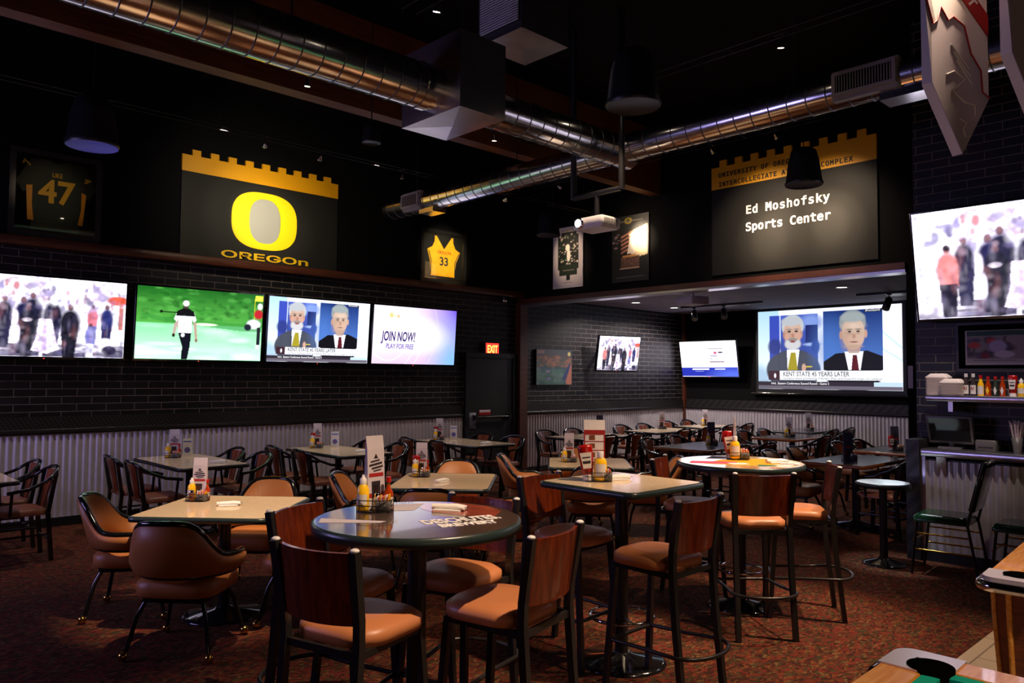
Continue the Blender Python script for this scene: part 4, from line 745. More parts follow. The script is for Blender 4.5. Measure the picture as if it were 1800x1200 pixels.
def rect_table(loc, rz, L, W, top, edge, label, zt=.76, ring=None, base=.28):
    o = thing('pedestal_table', label, 'table', loc, rz)
    MB().prism(rrect(-L / 2 + .018, -W / 2 + .018, L / 2 - .018, W / 2 - .018, .06), zt - .03, zt).build('table_top', top, o)
    e = MB(); p0 = rrect(-L / 2, -W / 2, L / 2, W / 2, .07); p1 = rrect(-L / 2 + .018, -W / 2 + .018, L / 2 - .018, W / 2 - .018, .06)
    e.rings([[(x, y, zt - .038) for x, y in p1], [(x, y, zt - .034) for x, y in p0], [(x, y, zt - .006) for x, y in p0], [(x, y, zt + .0015) for x, y in p1]], True, True); e.build('edge_band', edge, o)
    pedestal(o, zt - .036, base, col=.04, ring=ring); return o
def round_table(loc, r, top, edge, label, zt=1.07, ring=.17, rz=0):
    o = thing('pedestal_table', label, 'table', loc, rz)
    MB().prism(circ(r - .012, 64), zt - .03, zt).build('table_top', top, o)
    MB().lathe([(r - .012, zt - .045), (r, zt - .042), (r, zt - .006), (r - .012, zt + .001)], n=64, cap1=False).build('edge_band', edge, o)
    pedestal(o, zt - .044, .25 if zt > 1 else .19, col=.042 if zt > 1 else .035, ring=ring); return o
A45 = math.atan2(-.724, .689)   # direction of the picture's right on the floor
ur = Vector((.689, -.724)); uf = Vector((.724, .689))
TA = Vector((2.36, 5.44)); TE = Vector((4.40, 5.48)); TF = Vector((6.52, 5.60))
NAMES = dict(A='cream square dining table at the front left', B='tan table by the corrugated wall below the golf screen', O='tan table cut off by the left picture edge', C='tan table by the corrugated wall below the news screen', D='tan table beside the exit door', E='lilac lit cream table behind the round dark bar table', F='tan table behind the square bar table',
             G1='nearest table of the row along the alcove brick wall', G2='middle table of the row along the alcove brick wall', G3='farthest table of the row along the alcove brick wall', BL='blue shining slate table behind the colourful round table', H='slate table with wood edge below the projection screen', I='slate table against the far corrugated wall', J='slate table behind the small white round table', K='slate table at the right end of the alcove', R1='round dark bar table in the foreground', SQ='square tan bar table in the middle', R2='colourful round bar table')
SHORT = dict(A='the front left table', B='the table below the golf screen', O='the left edge table', C='the table below the news screen', D='the table beside the exit door', E='the lilac lit table', F='the table behind the square one', G1='the nearest alcove wall table', G2='the middle alcove wall table', G3='the farthest alcove wall table', BL='the blue shining table', H='the table below the projection screen', I='the table at the far corrugated wall', J='the slate table behind the small white one', K='the table at the alcove right end', R1='the round dark table', SQ='the square bar table', R2='the colourful round table')
for k, c, L, W in (('A', TA, .96, .96), ('E', TE, .88, 1.08), ('F', TF, .90, 1.02)):
    rect_table((c.x, c.y, 0), A45, L, W, 'cream', 'green_edge', NAMES[k])
for k, cx, cy, L, W, t, e in (('B', 3.30, 8.56, .76, 1.42, 'cream', 'black2'), ('O', 1.20, 8.56, .76, 1.42, 'cream', 'black2'), ('C', 5.15, 8.56, .76, 1.42, 'cream', 'black2'), ('D', 7.20, 8.56, .80, 1.42, 'cream', 'black2'),
                              ('G1', 9.50, 8.14, 1.40, .72, 'cream', 'black2'), ('G2', 11.58, 8.2, 1.36, .74, 'cream', 'black2'), ('G3', 13.3, 8.36, 1.2, .76, 'cream', 'black2'), ('BL', 9.45, 5.95, 1.45, .86, 'slate', 'wood_edge'),
                              ('H', 12.05, 5.98, 1.38, .76, 'slate', 'wood_edge'), ('I', 13.6, 6.5, 1.2, .7, 'slate', 'black2'), ('J', 9.17, 3.78, 1.34, .76, 'slate', 'wood_edge'), ('K', 11.0, 3.92, 1.36, .78, 'slate', 'wood_edge')):
    rect_table((cx, cy, 0), 0, L, W, t, e, NAMES[k])
round_table((2.09, 2.795, 0), .462, 'dark_top', 'green_edge', NAMES['R1'])
rect_table((3.735, 2.945, 0), 0, .74, .74, 'cream', 'green_edge', NAMES['SQ'], 1.07, ring=.19, base=.27)
round_table((5.30, 3.05, 0), .47, 'cream', 'green_edge', NAMES['R2'])
round_table((7.45, 2.82, 0), .235, 'whitebright', 'black2', 'small white round pedestal table beside the green chairs', .75, None)
# printed words and patches on the two round tops (they belong to the tops)
def top_of(name):
    r = next(o for o in bpy.data.objects if o.get('label') == NAMES[name]); return next(c for c in r.children if c.name.startswith('table_top'))
tp = top_of('R1')
for wd, y_, sz, wdt in (('DESCHUTES.', 0, .125, .36), ('BREWERY', -.085, .085, .27)):
    m = MB(); text(m, wd, sz, .04 if y_ else 0, y_, 1.0705, .001, width=wdt, off=.004); tx = m.build('printed_words', 'textwhite', tp); v_ = ur * .06 + uf * -.16; tx.location = (v_.x, v_.y, 0); tx.rotation_euler = (0, 0, A45 + R(30))
m = MB(); m.prism([(-.08, .40), (-.02, .22), (.05, .14), (.20, .06), (.34, .06), (.36, .2), (.28, .33), (.12, .42)], 1.0703, 1.0708); tx = m.build('printed_patch', 'rustred', tp); tx.rotation_euler = (0, 0, A45)
m = MB(); m.prism([(-.28, .12), (-.05, .18), (-.03, .38), (-.20, .32)], 1.0704, 1.0710); m.prism([(-.40, -.16), (-.14, -.14), (-.12, -.10), (-.42, -.06)], 1.0704, 1.071); tx = m.build('printed_panel', 'papergrey', tp); tx.rotation_euler = (0, 0, A45)
tp = top_of('R2')
for nm, c, poly in (('yellow', 'yellow', [(-.30, -.16), (.1, -.28), (.38, .0), (.3, .25), (-.1, .16)]), ('pink', 'pink', [(-.40, -.12), (-.08, -.16), (-.02, -.02), (-.36, .02)]), ('blue', 'inkpatch', [(-.22, .2), (.0, .22), (.06, .4), (-.12, .42)]), ('green', 'greenglass', [(.06, -.30), (.2, -.28), (.2, -.2), (.08, -.2)]), ('white', 'paper', [(-.1, -.2), (.03, -.18), (.02, -.08), (-.12, -.1)]), ('orange', 'oak', [(-.05, -.42), (.22, -.40), (.2, -.32), (-.12, -.3)]), ('cream', 'paper', [(.24, -.3), (.42, -.12), (.40, .12), (.28, .0)])):
    z = {'yellow': .0002, 'pink': .0006, 'blue': .0006, 'green': .0010, 'white': .0010, 'orange': .0006, 'cream': .0006}[nm]
    m = MB(); m.prism(poly, 1.0701, 1.0703 + z); tx = m.build('printed_panel', 'navyp' if c == 'inkpatch' else c, tp); tx.rotation_euler = (0, 0, A45)
m = MB()
for i in range(4): m.box(.26, -.20 + i * .035, 1.0705, .38, -.188 + i * .035, 1.0716)
tx = m.build('printed_lines', 'textblack', tp); tx.rotation_euler = (0, 0, A45)

# ------------------------------------------------------------------ bar stools
def place(first, make, mx, my, dx, dy, back, label):
    v = Vector((dx, dy)).normalized(); x, y = mx + v.x * back, my + v.y * back
    rz = face_rz(v.x, v.y)
    if first[0] is None: first[0] = make((x, y, 0), rz, label); return first[0]
    return dup(first[0], (x, y, 0), rz, label)
bs = [None]
for mx_, my_, ang, lab in ((1.45, 2.57, 16, 'bar stool with its back to us, front left of the round dark table'), (2.33, 2.17, 103, 'bar stool at the right front of the round dark bar table'), (1.83, 3.42, -64, 'bar stool at the left of the round dark bar table, turned to us'), (2.69, 3.03, -163, 'bar stool behind the right side of the round dark bar table'),
                           (3.56, 3.47, -85, 'bar stool at the left of the square bar table, red back'), (3.51, 2.25, 90, 'bar stool at the right front of the square bar table'), (5.03, 3.60, -69, 'bar stool at the left of the colourful round bar table'), (4.71, 2.53, 50, 'bar stool with its back to us before the colourful round table'), (5.60, 2.46, 124, 'bar stool seen from the side right of the colourful round bar table')):
    place(bs, bar_stool, mx_, my_, math.cos(R(ang)), math.sin(R(ang)), .262, lab)
# ------------------------------------------------------------------ barrel chairs
bc = [None]
def bch(c, off, face, label): p = c + off; place(bc, barrel_chair, p.x, p.y, face.x, face.y, 0, label)
bch(TA, -uf * .68 + ur * .06, uf, 'tan barrel chair, back to us, near side of ' + SHORT['A'])
bch(TA, -ur * .66 + uf * .02, ur + uf * .25, 'tan barrel chair at the left side of ' + SHORT['A'])
bch(TA, uf * .62, -uf, 'tan barrel chair at the far side of ' + SHORT['A'])
bch(TA, ur * .62 - uf * .04, -ur, 'tan barrel chair at the right side of ' + SHORT['A'])
bch(TE, -uf * .72, uf, 'tan barrel chair, back to us, near side of ' + SHORT['E'])
bch(TE, uf * .66, -uf, 'tan barrel chair at the far side of ' + SHORT['E'])
bch(TE, -ur * .62 - uf * .16, ur, 'tan barrel chair at the left side of ' + SHORT['E'])
bch(TE, ur * .60 - uf * .3, -ur, 'tan barrel chair at the right side of ' + SHORT['E'])
bch(TF, -uf * .70, uf, 'tan barrel chair, back to us, near side of ' + SHORT['F'])
bch(TF, uf * .66 - ur * .1, -uf, 'tan barrel chair at the far side of ' + SHORT['F'])
bch(TF, -ur * .64 + uf * .05, ur, 'tan barrel chair at the left side of ' + SHORT['F'])
bch(TF, ur * .66, -ur, 'tan barrel chair at the right side of ' + SHORT['F'])
for x, y, nm in ((8.72, 4.30, 'nearer'), (9.42, 4.34, 'farther')):
    place(bc, barrel_chair, x, y, .15, -1, 0, 'tan barrel chair left of the slate table behind the small white one, %s chair' % nm)
# ------------------------------------------------------------------ black wooden armchairs
wc = [None]
def wch(x, y, dx, dy, label): place(wc, wood_chair, x, y, dx, dy, 0, 'black wooden armchair ' + label)
for k, cx in (('B', 3.30), ('C', 5.15), ('D', 7.20), ('O', 1.20)):
    h = .40 if k == 'D' else .38
    for yy, nm in ((8.24, 'nearer'), (8.92, 'wall end')):
        if k != 'O': wch(cx - h - .06, yy, 1, 0, '%s left of %s' % (nm, SHORT[k]))
        wch(cx + h + .05, yy, -1, 0, '%s right of %s' % (nm, SHORT[k]))
for k, cx, cy, hw, sides in (('G1', 9.50, 8.14, .36, 'ab'), ('G2', 11.58, 8.2, .37, 'ab'), ('G3', 13.3, 8.36, .38, 'ab'), ('BL', 9.45, 5.95, .43, 'ab'), ('H', 12.05, 5.98, .38, 'ab'), ('J', 9.17, 3.78, .38, 'b'), ('K', 11.0, 3.92, .39, 'ab'), ('I', 13.6, 6.5, .35, 'b')):
    for xo, nm in ((-.34, 'nearer'), (.34, 'farther')):
        if 'a' in sides: wch(cx + xo, cy + hw + .06, 0, -1, '%s left of %s' % (nm, SHORT[k]))
        wch(cx + xo, cy - hw - .06, 0, 1, '%s right of %s' % (nm, SHORT[k]))

# ================================================================== THINGS ON THE TABLES
def mustard(loc, label, rz=0, big=False):
    o = thing('mustard_bottle', label, 'mustard bottle', loc, rz, 'mustard bottles')
    if big:
        MB().lathe([(.034, 0), (.039, .006), (.039, .10), (.035, .122), (.018, .14)], n=20, sy=.72).build('bottle', 'mustard', o); MB().lathe([(.019, .138), (.019, .172), (.016, .175)], n=16).build('cap', 'white', o)
        p = [(.0395 * math.cos(t), .0395 * .72 * math.sin(t) - .0006) for t in [R(-140 + 10 * i) for i in range(11)]]; MB().rings([[(x, y, .028) for x, y in p], [(x, y, .10) for x, y in p]], False).build('label', 'label', o); return o
    MB().lathe([(.026, 0), (.03, .006), (.03, .07), (.028, .10), (.014, .122)], n=16).build('bottle', 'mustard', o); MB().lathe([(.016, .12), (.016, .145), (.008, .15), (.006, .163)], n=12).build('cap', 'white', o)
    p = [(.0305 * math.cos(a), .0305 * math.sin(a)) for a in [R(-140 + 10 * i) for i in range(11)]]; MB().rings([[(x, y, .028) for x, y in p], [(x, y, .075) for x, y in p]], False).build('label', 'label', o); return o
def ketchup(loc, label, rz=0, big=False):
    o = thing('ketchup_bottle', label, 'ketchup bottle', loc, rz, 'ketchup bottles')
    if big: o.scale = (1.22, 1.22, 1.12); o.rotation_euler = (0, R(-7), rz)
    MB().lathe([(.026, .03), (.028, .05), (.036, .13), (.038, .175), (.034, .188), (.0001, .192)], n=18, sy=.7, cap1=False).build('bottle', 'ketchup', o); MB().lathe([(.028, 0), (.027, .03)], n=16).build('cap', 'white', o)
    m = MB(); m.prism([(-.02, .065), (.02, .065), (.029, .15), (-.029, .15)], 0, .002); m.prism([(-.018, .09), (.018, .09), (.021, .105), (-.021, .105)], .002, .0024, 1); m.prism([(-.018, .12), (.018, .12), (.022, .127), (-.022, .127)], .002, .0024, 1); l = m.build('label', ['label', 'darkpic'], o); l.matrix_local = Matrix(((1, 0, 0, 0), (0, 0, -1, -.0245), (0, 1, 0, 0), (0, 0, 0, 1))); return o
def sauce(loc, label, capm='red', body='amber'):
    o = thing('hot_sauce_bottle', label, 'hot sauce bottle', loc, 0, 'hot sauce bottles'); MB().lathe([(.022, 0), (.023, .004), (.023, .075), (.010, .10), (.009, .125)], n=14).build('bottle', body, o); MB().lathe([(.0095, .105), (.0095, .122)], n=12).build('neck_band', 'greenglass', o); MB().lathe([(.012, .122), (.012, .148)], n=12).build('cap', capm, o); MB().lathe([(.0235, .02), (.0235, .055)], n=14, cap0=False, cap1=False).build('label', 'label', o); return o
def shaker(loc, label, dark=False):
    o = thing('shaker', label, 'shaker', loc, 0, 'salt and pepper shakers'); MB().lathe([(.02, 0), (.021, .05), (.018, .06)], n=12).build('jar', 'brownpic' if dark else 'white', o); MB().lathe([(.0185, .058), (.018, .07), (.010, .078)], n=12).build('cap', 'chrome', o); return o
def caddy(loc, rz, label):
    o = thing('condiment_caddy', label, 'caddy', loc, rz, 'condiment caddies'); m = MB(); m.prism(rrect(-.085, -.06, .085, .06, .05), 0, .006); m.build('tray', 'black2', o)
    w_ = MB(); pr = rrect(-.085, -.06, .085, .06, .05, 5)
    for z in (.03, .055): w_.tube([(x, y, z) for x, y in pr], .0025, 5, closed=True)
    for i in range(0, len(pr), 3): w_.tube([(pr[i][0], pr[i][1], 0), (pr[i][0], pr[i][1], .055)], .002, 5)
    w_.build('wire_basket', 'steelb', o)
    b = MB(); b.box(.012, -.05, .006, .08, .005, .05, bev=.006); bx = b.build('packet_box', 'greym', o)
    s = MB(); rr = random.Random(int(loc[0] * 100))
    for i in range(9):
        x = .018 + .0065 * i; s.box(x, -.045, .02, x + .004, 0.0, .068 + rr.uniform(0, .014), mi=i % 3)
    k = s.build('sugar_packets', ['paper', 'pink', 'yellow'], bx); k['kind'] = 'stuff'; return o
def menu(loc, rz, label, kind=0, H=.30, W=.105):
    o = thing('menu_card', label, 'menu card', loc, rz, 'standing menu cards'); cardm = 'papergrey' if kind != 2 else 'textred'
    m = MB(); m.add([(-W / 2, -.018, 0), (W / 2, -.018, 0), (W / 2, -.004, H * .82), (-W / 2, -.004, H * .82), (-W / 2, .006, H), (W / 2, .006, H)], [(0, 1, 2, 3), (3, 2, 5, 4)]); m.add([(-W / 2, .018, 0), (W / 2, .018, 0), (W / 2, .008, H), (-W / 2, .008, H)], [(1, 0, 3, 2)])
    m.add([(-W / 2, -.018, 0), (-W / 2, .018, 0), (-W / 2, .008, H), (-W / 2, -.004, H * .82), (W / 2, -.018, 0), (W / 2, .018, 0), (W / 2, .008, H), (W / 2, -.004, H * .82)], [(0, 3, 2, 1), (4, 5, 6, 7)]); m.build('card', ['papergrey', 'navyp', 'paper'][kind], o)
    def yy(z): return -.0185 + .014 * z / (H * .82) - .0006
    p = MB()
    if kind == 2:
        p.mi = 0
        for a, b in ((.02, .035), (.75, .83)): p.add([(-W / 2, yy(H * a), H * a), (W / 2, yy(H * a), H * a), (W / 2, yy(H * min(b, .82)), H * b), (-W / 2, yy(H * min(b, .82)), H * b)], [(0, 1, 2, 3)], mi=0)
        for a in (.18, .33, .48, .63): p.add([(-W / 2, yy(H * a), H * a), (W / 2, yy(H * a), H * a), (W / 2, yy(H * a), H * (a + .012)), (-W / 2, yy(H * a), H * (a + .012))], [(0, 1, 2, 3)], mi=0)
        for s in (-1, 1): p.add([(s * W / 2, yy(0), 0), (s * W * .44, yy(0), 0), (s * W * .44, yy(H * .82), H * .82), (s * W / 2, yy(H * .82), H * .82)], [(0, 1, 2, 3)], mi=0)
        for a in (.22, .37, .52, .66): p.add([(-W * .25, yy(H * a), H * a), (W * .02, yy(H * a), H * a), (W * .02, yy(H * a) + .001, H * (a + .08)), (-W * .25, yy(H * a) + .001, H * (a + .08))], [(0, 1, 2, 3)], mi=2)
        p.build('printed_grid', ['textred', 'darkpic', 'brownpic'], o)
    else:
        def q(x0, z0, x1, z1, mi): p.add([(x0 * W, yy(z0 * H), z0 * H), (x1 * W, yy(z0 * H), z0 * H), (x1 * W, yy(z1 * H), z1 * H), (x0 * W, yy(z1 * H), z1 * H)], [(0, 1, 2, 3)], mi=mi)
        q(-.28, .10, .22, .38, 0); q(-.22, .2, .1, .33, 2); q(-.46, .16, -.28, .22, 1); q(.24, .16, .46, .22, 1); q(-.42, .44, .42, .49, 1)
        p.add([(-.13 * W, yy(.69 * H), .69 * H), (.13 * W, yy(.69 * H), .69 * H), (0, yy(.755 * H), .755 * H)], [(0, 1, 2)], mi=0)
        for zc, xa, xb, t in ((.655, -.32, .22, .022), (.61, -.40, .36, .03), (.565, -.26, .40, .026), (.525, -.16, .3, .018)):
            p.add([(xa * W, yy((zc - t) * H), (zc - t) * H), (xb * W, yy(zc * H), zc * H), (xb * W, yy((zc + t) * H), (zc + t) * H), (xa * W, yy(zc * H), zc * H)], [(0, 1, 2, 3)], mi=0)
        p.build('printed_picture', ['darkpic', 'textred', 'brownpic'], o)
    return o
def flyer(loc, rz, label):
    o = thing('table_flyer', label, 'flyer', loc, rz, 'small white table flyers'); MB().box(-.05, -.012, 0, .05, .012, .20).build('card', 'paper', o); p = MB(); p.box(-.045, -.0135, .16, .045, -.012, .175, mi=0); p.add([(.034 * math.cos(a), -.0132, .07 + .034 * math.sin(a)) for a in [2 * math.pi * i / 16 for i in range(16)]], [tuple(range(16))], mi=1); p.add([(.012 * math.cos(a), -.0138, .075 + .012 * math.sin(a)) for a in [2 * math.pi * i / 12 for i in range(12)]], [tuple(range(12))], mi=2); p.build('printed_marks', ['bluep', 'bluep', 'textred'], o); return o
def napkin(loc, rz, label):
    o = thing('napkin_roll', label, 'napkin roll', loc, rz, 'rolled napkins with cutlery'); m = MB(); m.rings([[(-.085, .022 * math.cos(a), .014 + .013 * math.sin(a)) for a in [2 * math.pi * i / 12 for i in range(12)]], [(.03, .026 * math.cos(a), .016 + .015 * math.sin(a)) for a in [2 * math.pi * i / 12 for i in range(12)]], [(.075, .034 * math.cos(a), .013 + .011 * math.sin(a)) for a in [2 * math.pi * i / 12 for i in range(12)]]], True, True, True); m.box(-.07, -.05, 0, .06, -.015, .006); m.build('napkin', 'napkin', o); MB().box(.06, -.012, .012, .095, .0, .016).box(.06, .004, .012, .09, .012, .016).build('cutlery_tips', 'steel', o); return o
HZ = dict(R1=1.071, SQ=1.071, R2=1.0722)
FC = A45                                   # cards face the picture: local -y towards the viewer
LAY = dict(A=((2.30, 5.80), 0, 'mhsp'), B=((3.27, 8.98), 0, 'mh'), C=((5.10, 9.02), 0, 'mk'), D=((7.12, 9.02), 0, 'mk'), E=((4.39, 5.83), 0, 'mkhs'), F=((6.40, 5.78), 0, 'ms'), G1=((9.85, 8.22), 1, 'm'), G2=((11.85, 8.40), 0, 'h'), G3=((13.40, 8.46), 0, 'm'), BL=((9.63, 5.98), 1, 'm'), H=((11.95, 5.98), 0, 'm'), I=((13.75, 6.5), 0, 'h'), J=((9.05, 3.80), 1, 's'), K=((10.76, 3.90), 1, 'k'), R1=((2.04, 3.06), 0, 'mhs'), SQ=((3.64, 3.05), 2, 'mk'), R2=((5.43, 3.14), 0, 'mks'))
for k, ((x, y), mk, what) in LAY.items():
    z = HZ.get(k, .7605); d = SHORT[k]; rot = FC
    caddy((x, y, z), rot, 'black wire caddy of sugar packets on ' + d)
    def at(a, b): v = Vector((x, y)) + ur * a + uf * b; return (v.x, v.y, z + .0065)
    if k in ('SQ',): menu(at(-.02, .055), rot, 'leaning red and white menu card with a price grid on ' + d, 2, .36, .13)
    elif k == 'R2': menu(at(-.01, .045), rot + R(75), 'tall narrow menu card seen edge on, on ' + d, 0, .33, .10)
    elif k == 'R1': menu(at(-.01, .03), rot + R(55), 'tall menu card turned sideways in the caddy on ' + d, 0, .34, .105)
    else: menu(at(.0, .032), rot + (R(20) if k in 'BCD' else 0), ('dark navy menu card' if mk == 1 else 'white and grey menu card') + ' in the caddy on ' + d, mk, .31)
    if 'm' in what: mustard(at({'SQ': .012, 'R2': -.03}.get(k, -.052), {'A': .012, 'SQ': -.028, 'R2': -.03}.get(k, -.022)), 'yellow mustard bottle in the caddy on ' + d, rot, k in ('SQ', 'R2'))
    if 'k' in what: ketchup(at(-.05 if k != 'SQ' else -.058, .03 if k != 'SQ' else -.005), 'red ketchup bottle in the caddy on ' + d, rot, k in ('SQ', 'R2'))
    if 'h' in what: sauce(at(.055, .035), 'red capped hot sauce bottle in the caddy on ' + d)
    if 's' in what: shaker(at(.045, .03) if 'h' not in what else at(.01, .005), 'glass salt shaker in the caddy on ' + d)
    if 'p' in what: shaker(at(-.03, -.035), 'pepper shaker in the caddy on ' + d, True)
for k, x, y in (('B', 3.46, 9.05), ('C', 5.36, 9.0), ('D', 7.38, 9.0)): flyer((x, y, .7605), FC + R(8), 'small white flyer with a blue circle on ' + SHORT[k])
for k, x, y, a in (('A', 2.39, 5.45, 20), ('B', 3.44, 8.15, 40), ('C', 5.27, 8.2, 40), ('D', 7.23, 8.1, 40), ('E', 4.32, 5.43, 60), ('R1', 2.32, 2.85, -10), ('SQ', 3.79, 3.02, 20), ('R2', 5.44, 2.82, 10)):
    napkin((x, y, HZ.get(k, .7615)), FC + R(a), 'white napkin roll on ' + SHORT[k])

# ================================================================== RIGHT SIDE: LOW WALL, COUNTER, SHELF
struct(MB().box(7.93, -3.0, 0, 8.35, 2.64, .955).build('wall_low', 'black2'))
corrugated('trim_4', (7.93, 2.60), (7.93, -3.0), .10, .94)
struct(MB().box(7.90, -3.0, 0, 7.93, 2.64, .10).build('baseboard_low', 'black2'))
struct(MB().box(7.86, 2.64, 0, 8.35, 2.76, 1.13).build('trim_post', 'diamond'))
struct(MB().box(7.895, 2.60, .10, 7.925, 2.645, .98).build('trim_edge', 'steel'))
c = thing('steel_counter', 'stainless steel counter on the low corrugated wall at the right', 'counter', (7.9, 0, 0)); MB().box(-.04, -3.0, .98, .44, 2.63, 1.05, bev=.008).build('counter_top', 'steel', c)
bk = thing('counter_bracket', 'steel triangular bracket below the left end of the counter', 'bracket', (7.9, 0, 0)); b = MB(); b.add([(-.02, 2.42, .98), (.02, 2.42, .98), (.02, 2.42, .80), (-.02, 2.50, .98), (.02, 2.50, .98), (.02, 2.50, .80)], [(0, 1, 2), (5, 4, 3), (0, 2, 5, 3)]); b.build('bracket_plate', 'steel', bk)
sh = thing('steel_shelf', 'stainless wall shelf holding boxes and sauce bottles at the right', 'shelf', (8.35, 0, 1.50)); MB().box(-.42, -1.0, 0, 0, 2.60, .055, bev=.006).build('shelf_board', 'steel', sh)
for y in (2.42, .8): MB().box(-.3, y - .02, -.10, 0, y + .02, 0).build('shelf_bracket', 'steel', sh)
SZ = 1.5555
ORD = 'first second third fourth fifth sixth seventh eighth ninth tenth eleventh'.split()
def take(y, x, n, lab):
    for i in range(n):
        o = thing('takeout_box', ('topmost ' if i == n - 1 else ('bottom ' if i == 0 else ORD[i] + ' from the bottom ')) + lab, 'takeout box', (x, y, SZ + i * .0165), group='white foam boxes on the shelf'); pr = [rrect(-.085, -.085, .085, .085, .02, 3), rrect(-.095, -.095, .095, .095, .02, 3)]
        if i < n - 1: MB().rings([[(a, b_, 0) for a, b_ in pr[0]], [(a, b_, .012) for a, b_ in pr[1]], [(a, b_, .0155) for a, b_ in pr[1]]], True, True, True).build('box_body', 'foam', o)
        else: p3 = rrect(-.06, -.06, .06, .06, .02, 3); MB().rings([[(a, b_, 0) for a, b_ in pr[1]], [(a, b_, .008) for a, b_ in pr[1]], [(a, b_, .04) for a, b_ in p3]], True, True, True).build('box_lid', 'foam', o)
take(2.53, 8.09, 11, 'foam box of the taller stack on the shelf'); take(2.38, 8.0, 8, 'foam box of the lower stack on the shelf')
def bot(y, h, r, body, cap, lab, cat, nm, diamond=False, lb='label'):
    o = thing(nm, lab, cat, (8.02, y, SZ), group='bottles on the shelf'); MB().lathe([(r, 0), (r, h * .55), (r * .55, h * .72), (r * .45, h * .84)], n=16).build('bottle', body, o); MB().lathe([(r * .55, h * .84), (r * .55, h)], n=14).build('cap', cap, o)
    m = MB(); pts = [(0, .06), (.03, .18), (0, .5), (-.03, .18)] if diamond else None
    if diamond: m.add([(-r - .002, 0, h * .06), (-r * .9 - .002, -r * .6, h * .28), (-r - .002, 0, h * .5), (-r * .9 - .002, r * .6, h * .28)], [(0, 1, 2, 3)])
    else:
        pp = [(-(r + .001) * math.cos(a), (r + .001) * math.sin(a)) for a in [R(-60 + 12 * i) for i in range(11)]]; m.rings([[(a, b_, h * .08) for a, b_ in pp], [(a, b_, h * .48) for a, b_ in pp]], False)
    m.build('label', lb, o); return o
for y, n_ in ((2.275, 'left'), (2.215, 'right')):
    o = bot(y, .205, .026, 'darkpic', 'white', 'dark steak sauce bottle with A1 label, %s of the pair on the shelf' % n_, 'sauce bottle', 'steak_sauce_bottle')
    m = MB(); m.T = Matrix(((0, 0, -1, -.0285), (-1, 0, 0, 0), (0, 1, 0, 0), (0, 0, 0, 1))); text(m, 'A1', .040, 0, .055, 0, .001, align='CENTER', off=.001, width=.03); m.build('label_text', 'textred', o)
bot(2.155, .19, .026, 'mustard', 'red', 'yellow sauce bottle with red cap on the shelf', 'sauce bottle', 'sauce_bottle'); bot(2.095, .18, .024, 'amber', 'red', 'amber hot sauce bottle with yellow diamond label on the shelf', 'hot sauce bottle', 'hot_sauce_bottle', True, 'mustard')
bot(2.035, .18, .023, 'dkgreen', 'red', 'green hot sauce bottle with white diamond label on the shelf', 'hot sauce bottle', 'hot_sauce_bottle', True); bot(1.98, .18, .023, 'amber', 'red', 'red hot sauce bottle with white diamond label beside the ketchup on the shelf', 'hot sauce bottle', 'hot_sauce_bottle', True)
ketchup((8.02, 1.90, SZ), 'red ketchup bottle standing on the steel shelf', R(-90)); mustard((8.0, 1.83, SZ), 'yellow mustard bottle standing on the steel shelf', R(-90))
o = thing('wire_rack', 'small wire rack at the right picture edge on the steel shelf', 'rack', (8.03, 1.68, SZ)); m = MB()
for z in (.004, .05, .1): m.tube([(-.07, -.09, z), (.07, -.09, z), (.07, .09, z), (-.07, .09, z)], .003, 5, closed=True)
for a, b_ in ((-.07, -.09), (.07, -.09), (.07, .09), (-.07, .09), (-.07, .03), (-.07, -.03)): m.tube([(a, b_, 0), (a, b_, .16)], .003, 5)
m.build('wires', 'chrome', o)
# framed ticket print under the big screen
p = Pic(110, 50, (.62, .58, .56), 2.6); p.rng = np.random.RandomState(4); p.rect(0, 0, 1, .16, (.05, .3, .2)); p.blobs(40, .0, .2, .35, .85, .01, .05, [(.15, .13, .2), (.35, .3, .4), (.1, .1, .14)], .8); p.ell(.06, .45, .05, .1, (.85, .25, .15)).ell(.2, .32, .04, .09, (.8, .2, .15)).ell(.15, .78, .04, .1, (.6, .15, .12)); p.ell(.25, .5, .07, .2, (.75, .72, .85)).ell(.30, .75, .08, .12, (.85, .82, .85)); p.ell(.62, .6, .12, .22, (.08, .2, .12)).ell(.6, .78, .1, .08, (.7, .7, .15)).ell(.66, .9, .2, .06, (.1, .15, .1)).ell(.85, .5, .1, .25, (.75, .3, .2)); p.rect(0, .88, 1, 1, (.78, .76, .76)); p.rect(.05, .92, .4, .95, (.4, .38, .4)); p.rect(.55, .92, .95, .95, (.4, .38, .4))
o = thing('framed_print', 'long framed sports print with green TITLE banner under the big right screen', 'picture', mx=wr(1.86, 2.02, .005, 8.35)); frame(o, 1.16, .46, .02, 'black2', .03); MB().box(-.56, -.21, 0, .56, .21, .008).build('mat_board', 'black', o); MB().box(-.505, -.175, .008, .565, .155, .01).build('print_border', 'paper', o)
k = p.mesh('print_sheet', 1.04, .30, 'print', o, .0112); k.location = (.03, 0, 0)
m = MB(); text(m, 'TITLE', .045, .0, .095, .012, .001, width=.2, off=.001); m.build('print_text', 'textwhite', o); MB().box(-.56, -.21, .022, .56, .21, .024).build('glazing', 'glass', o)
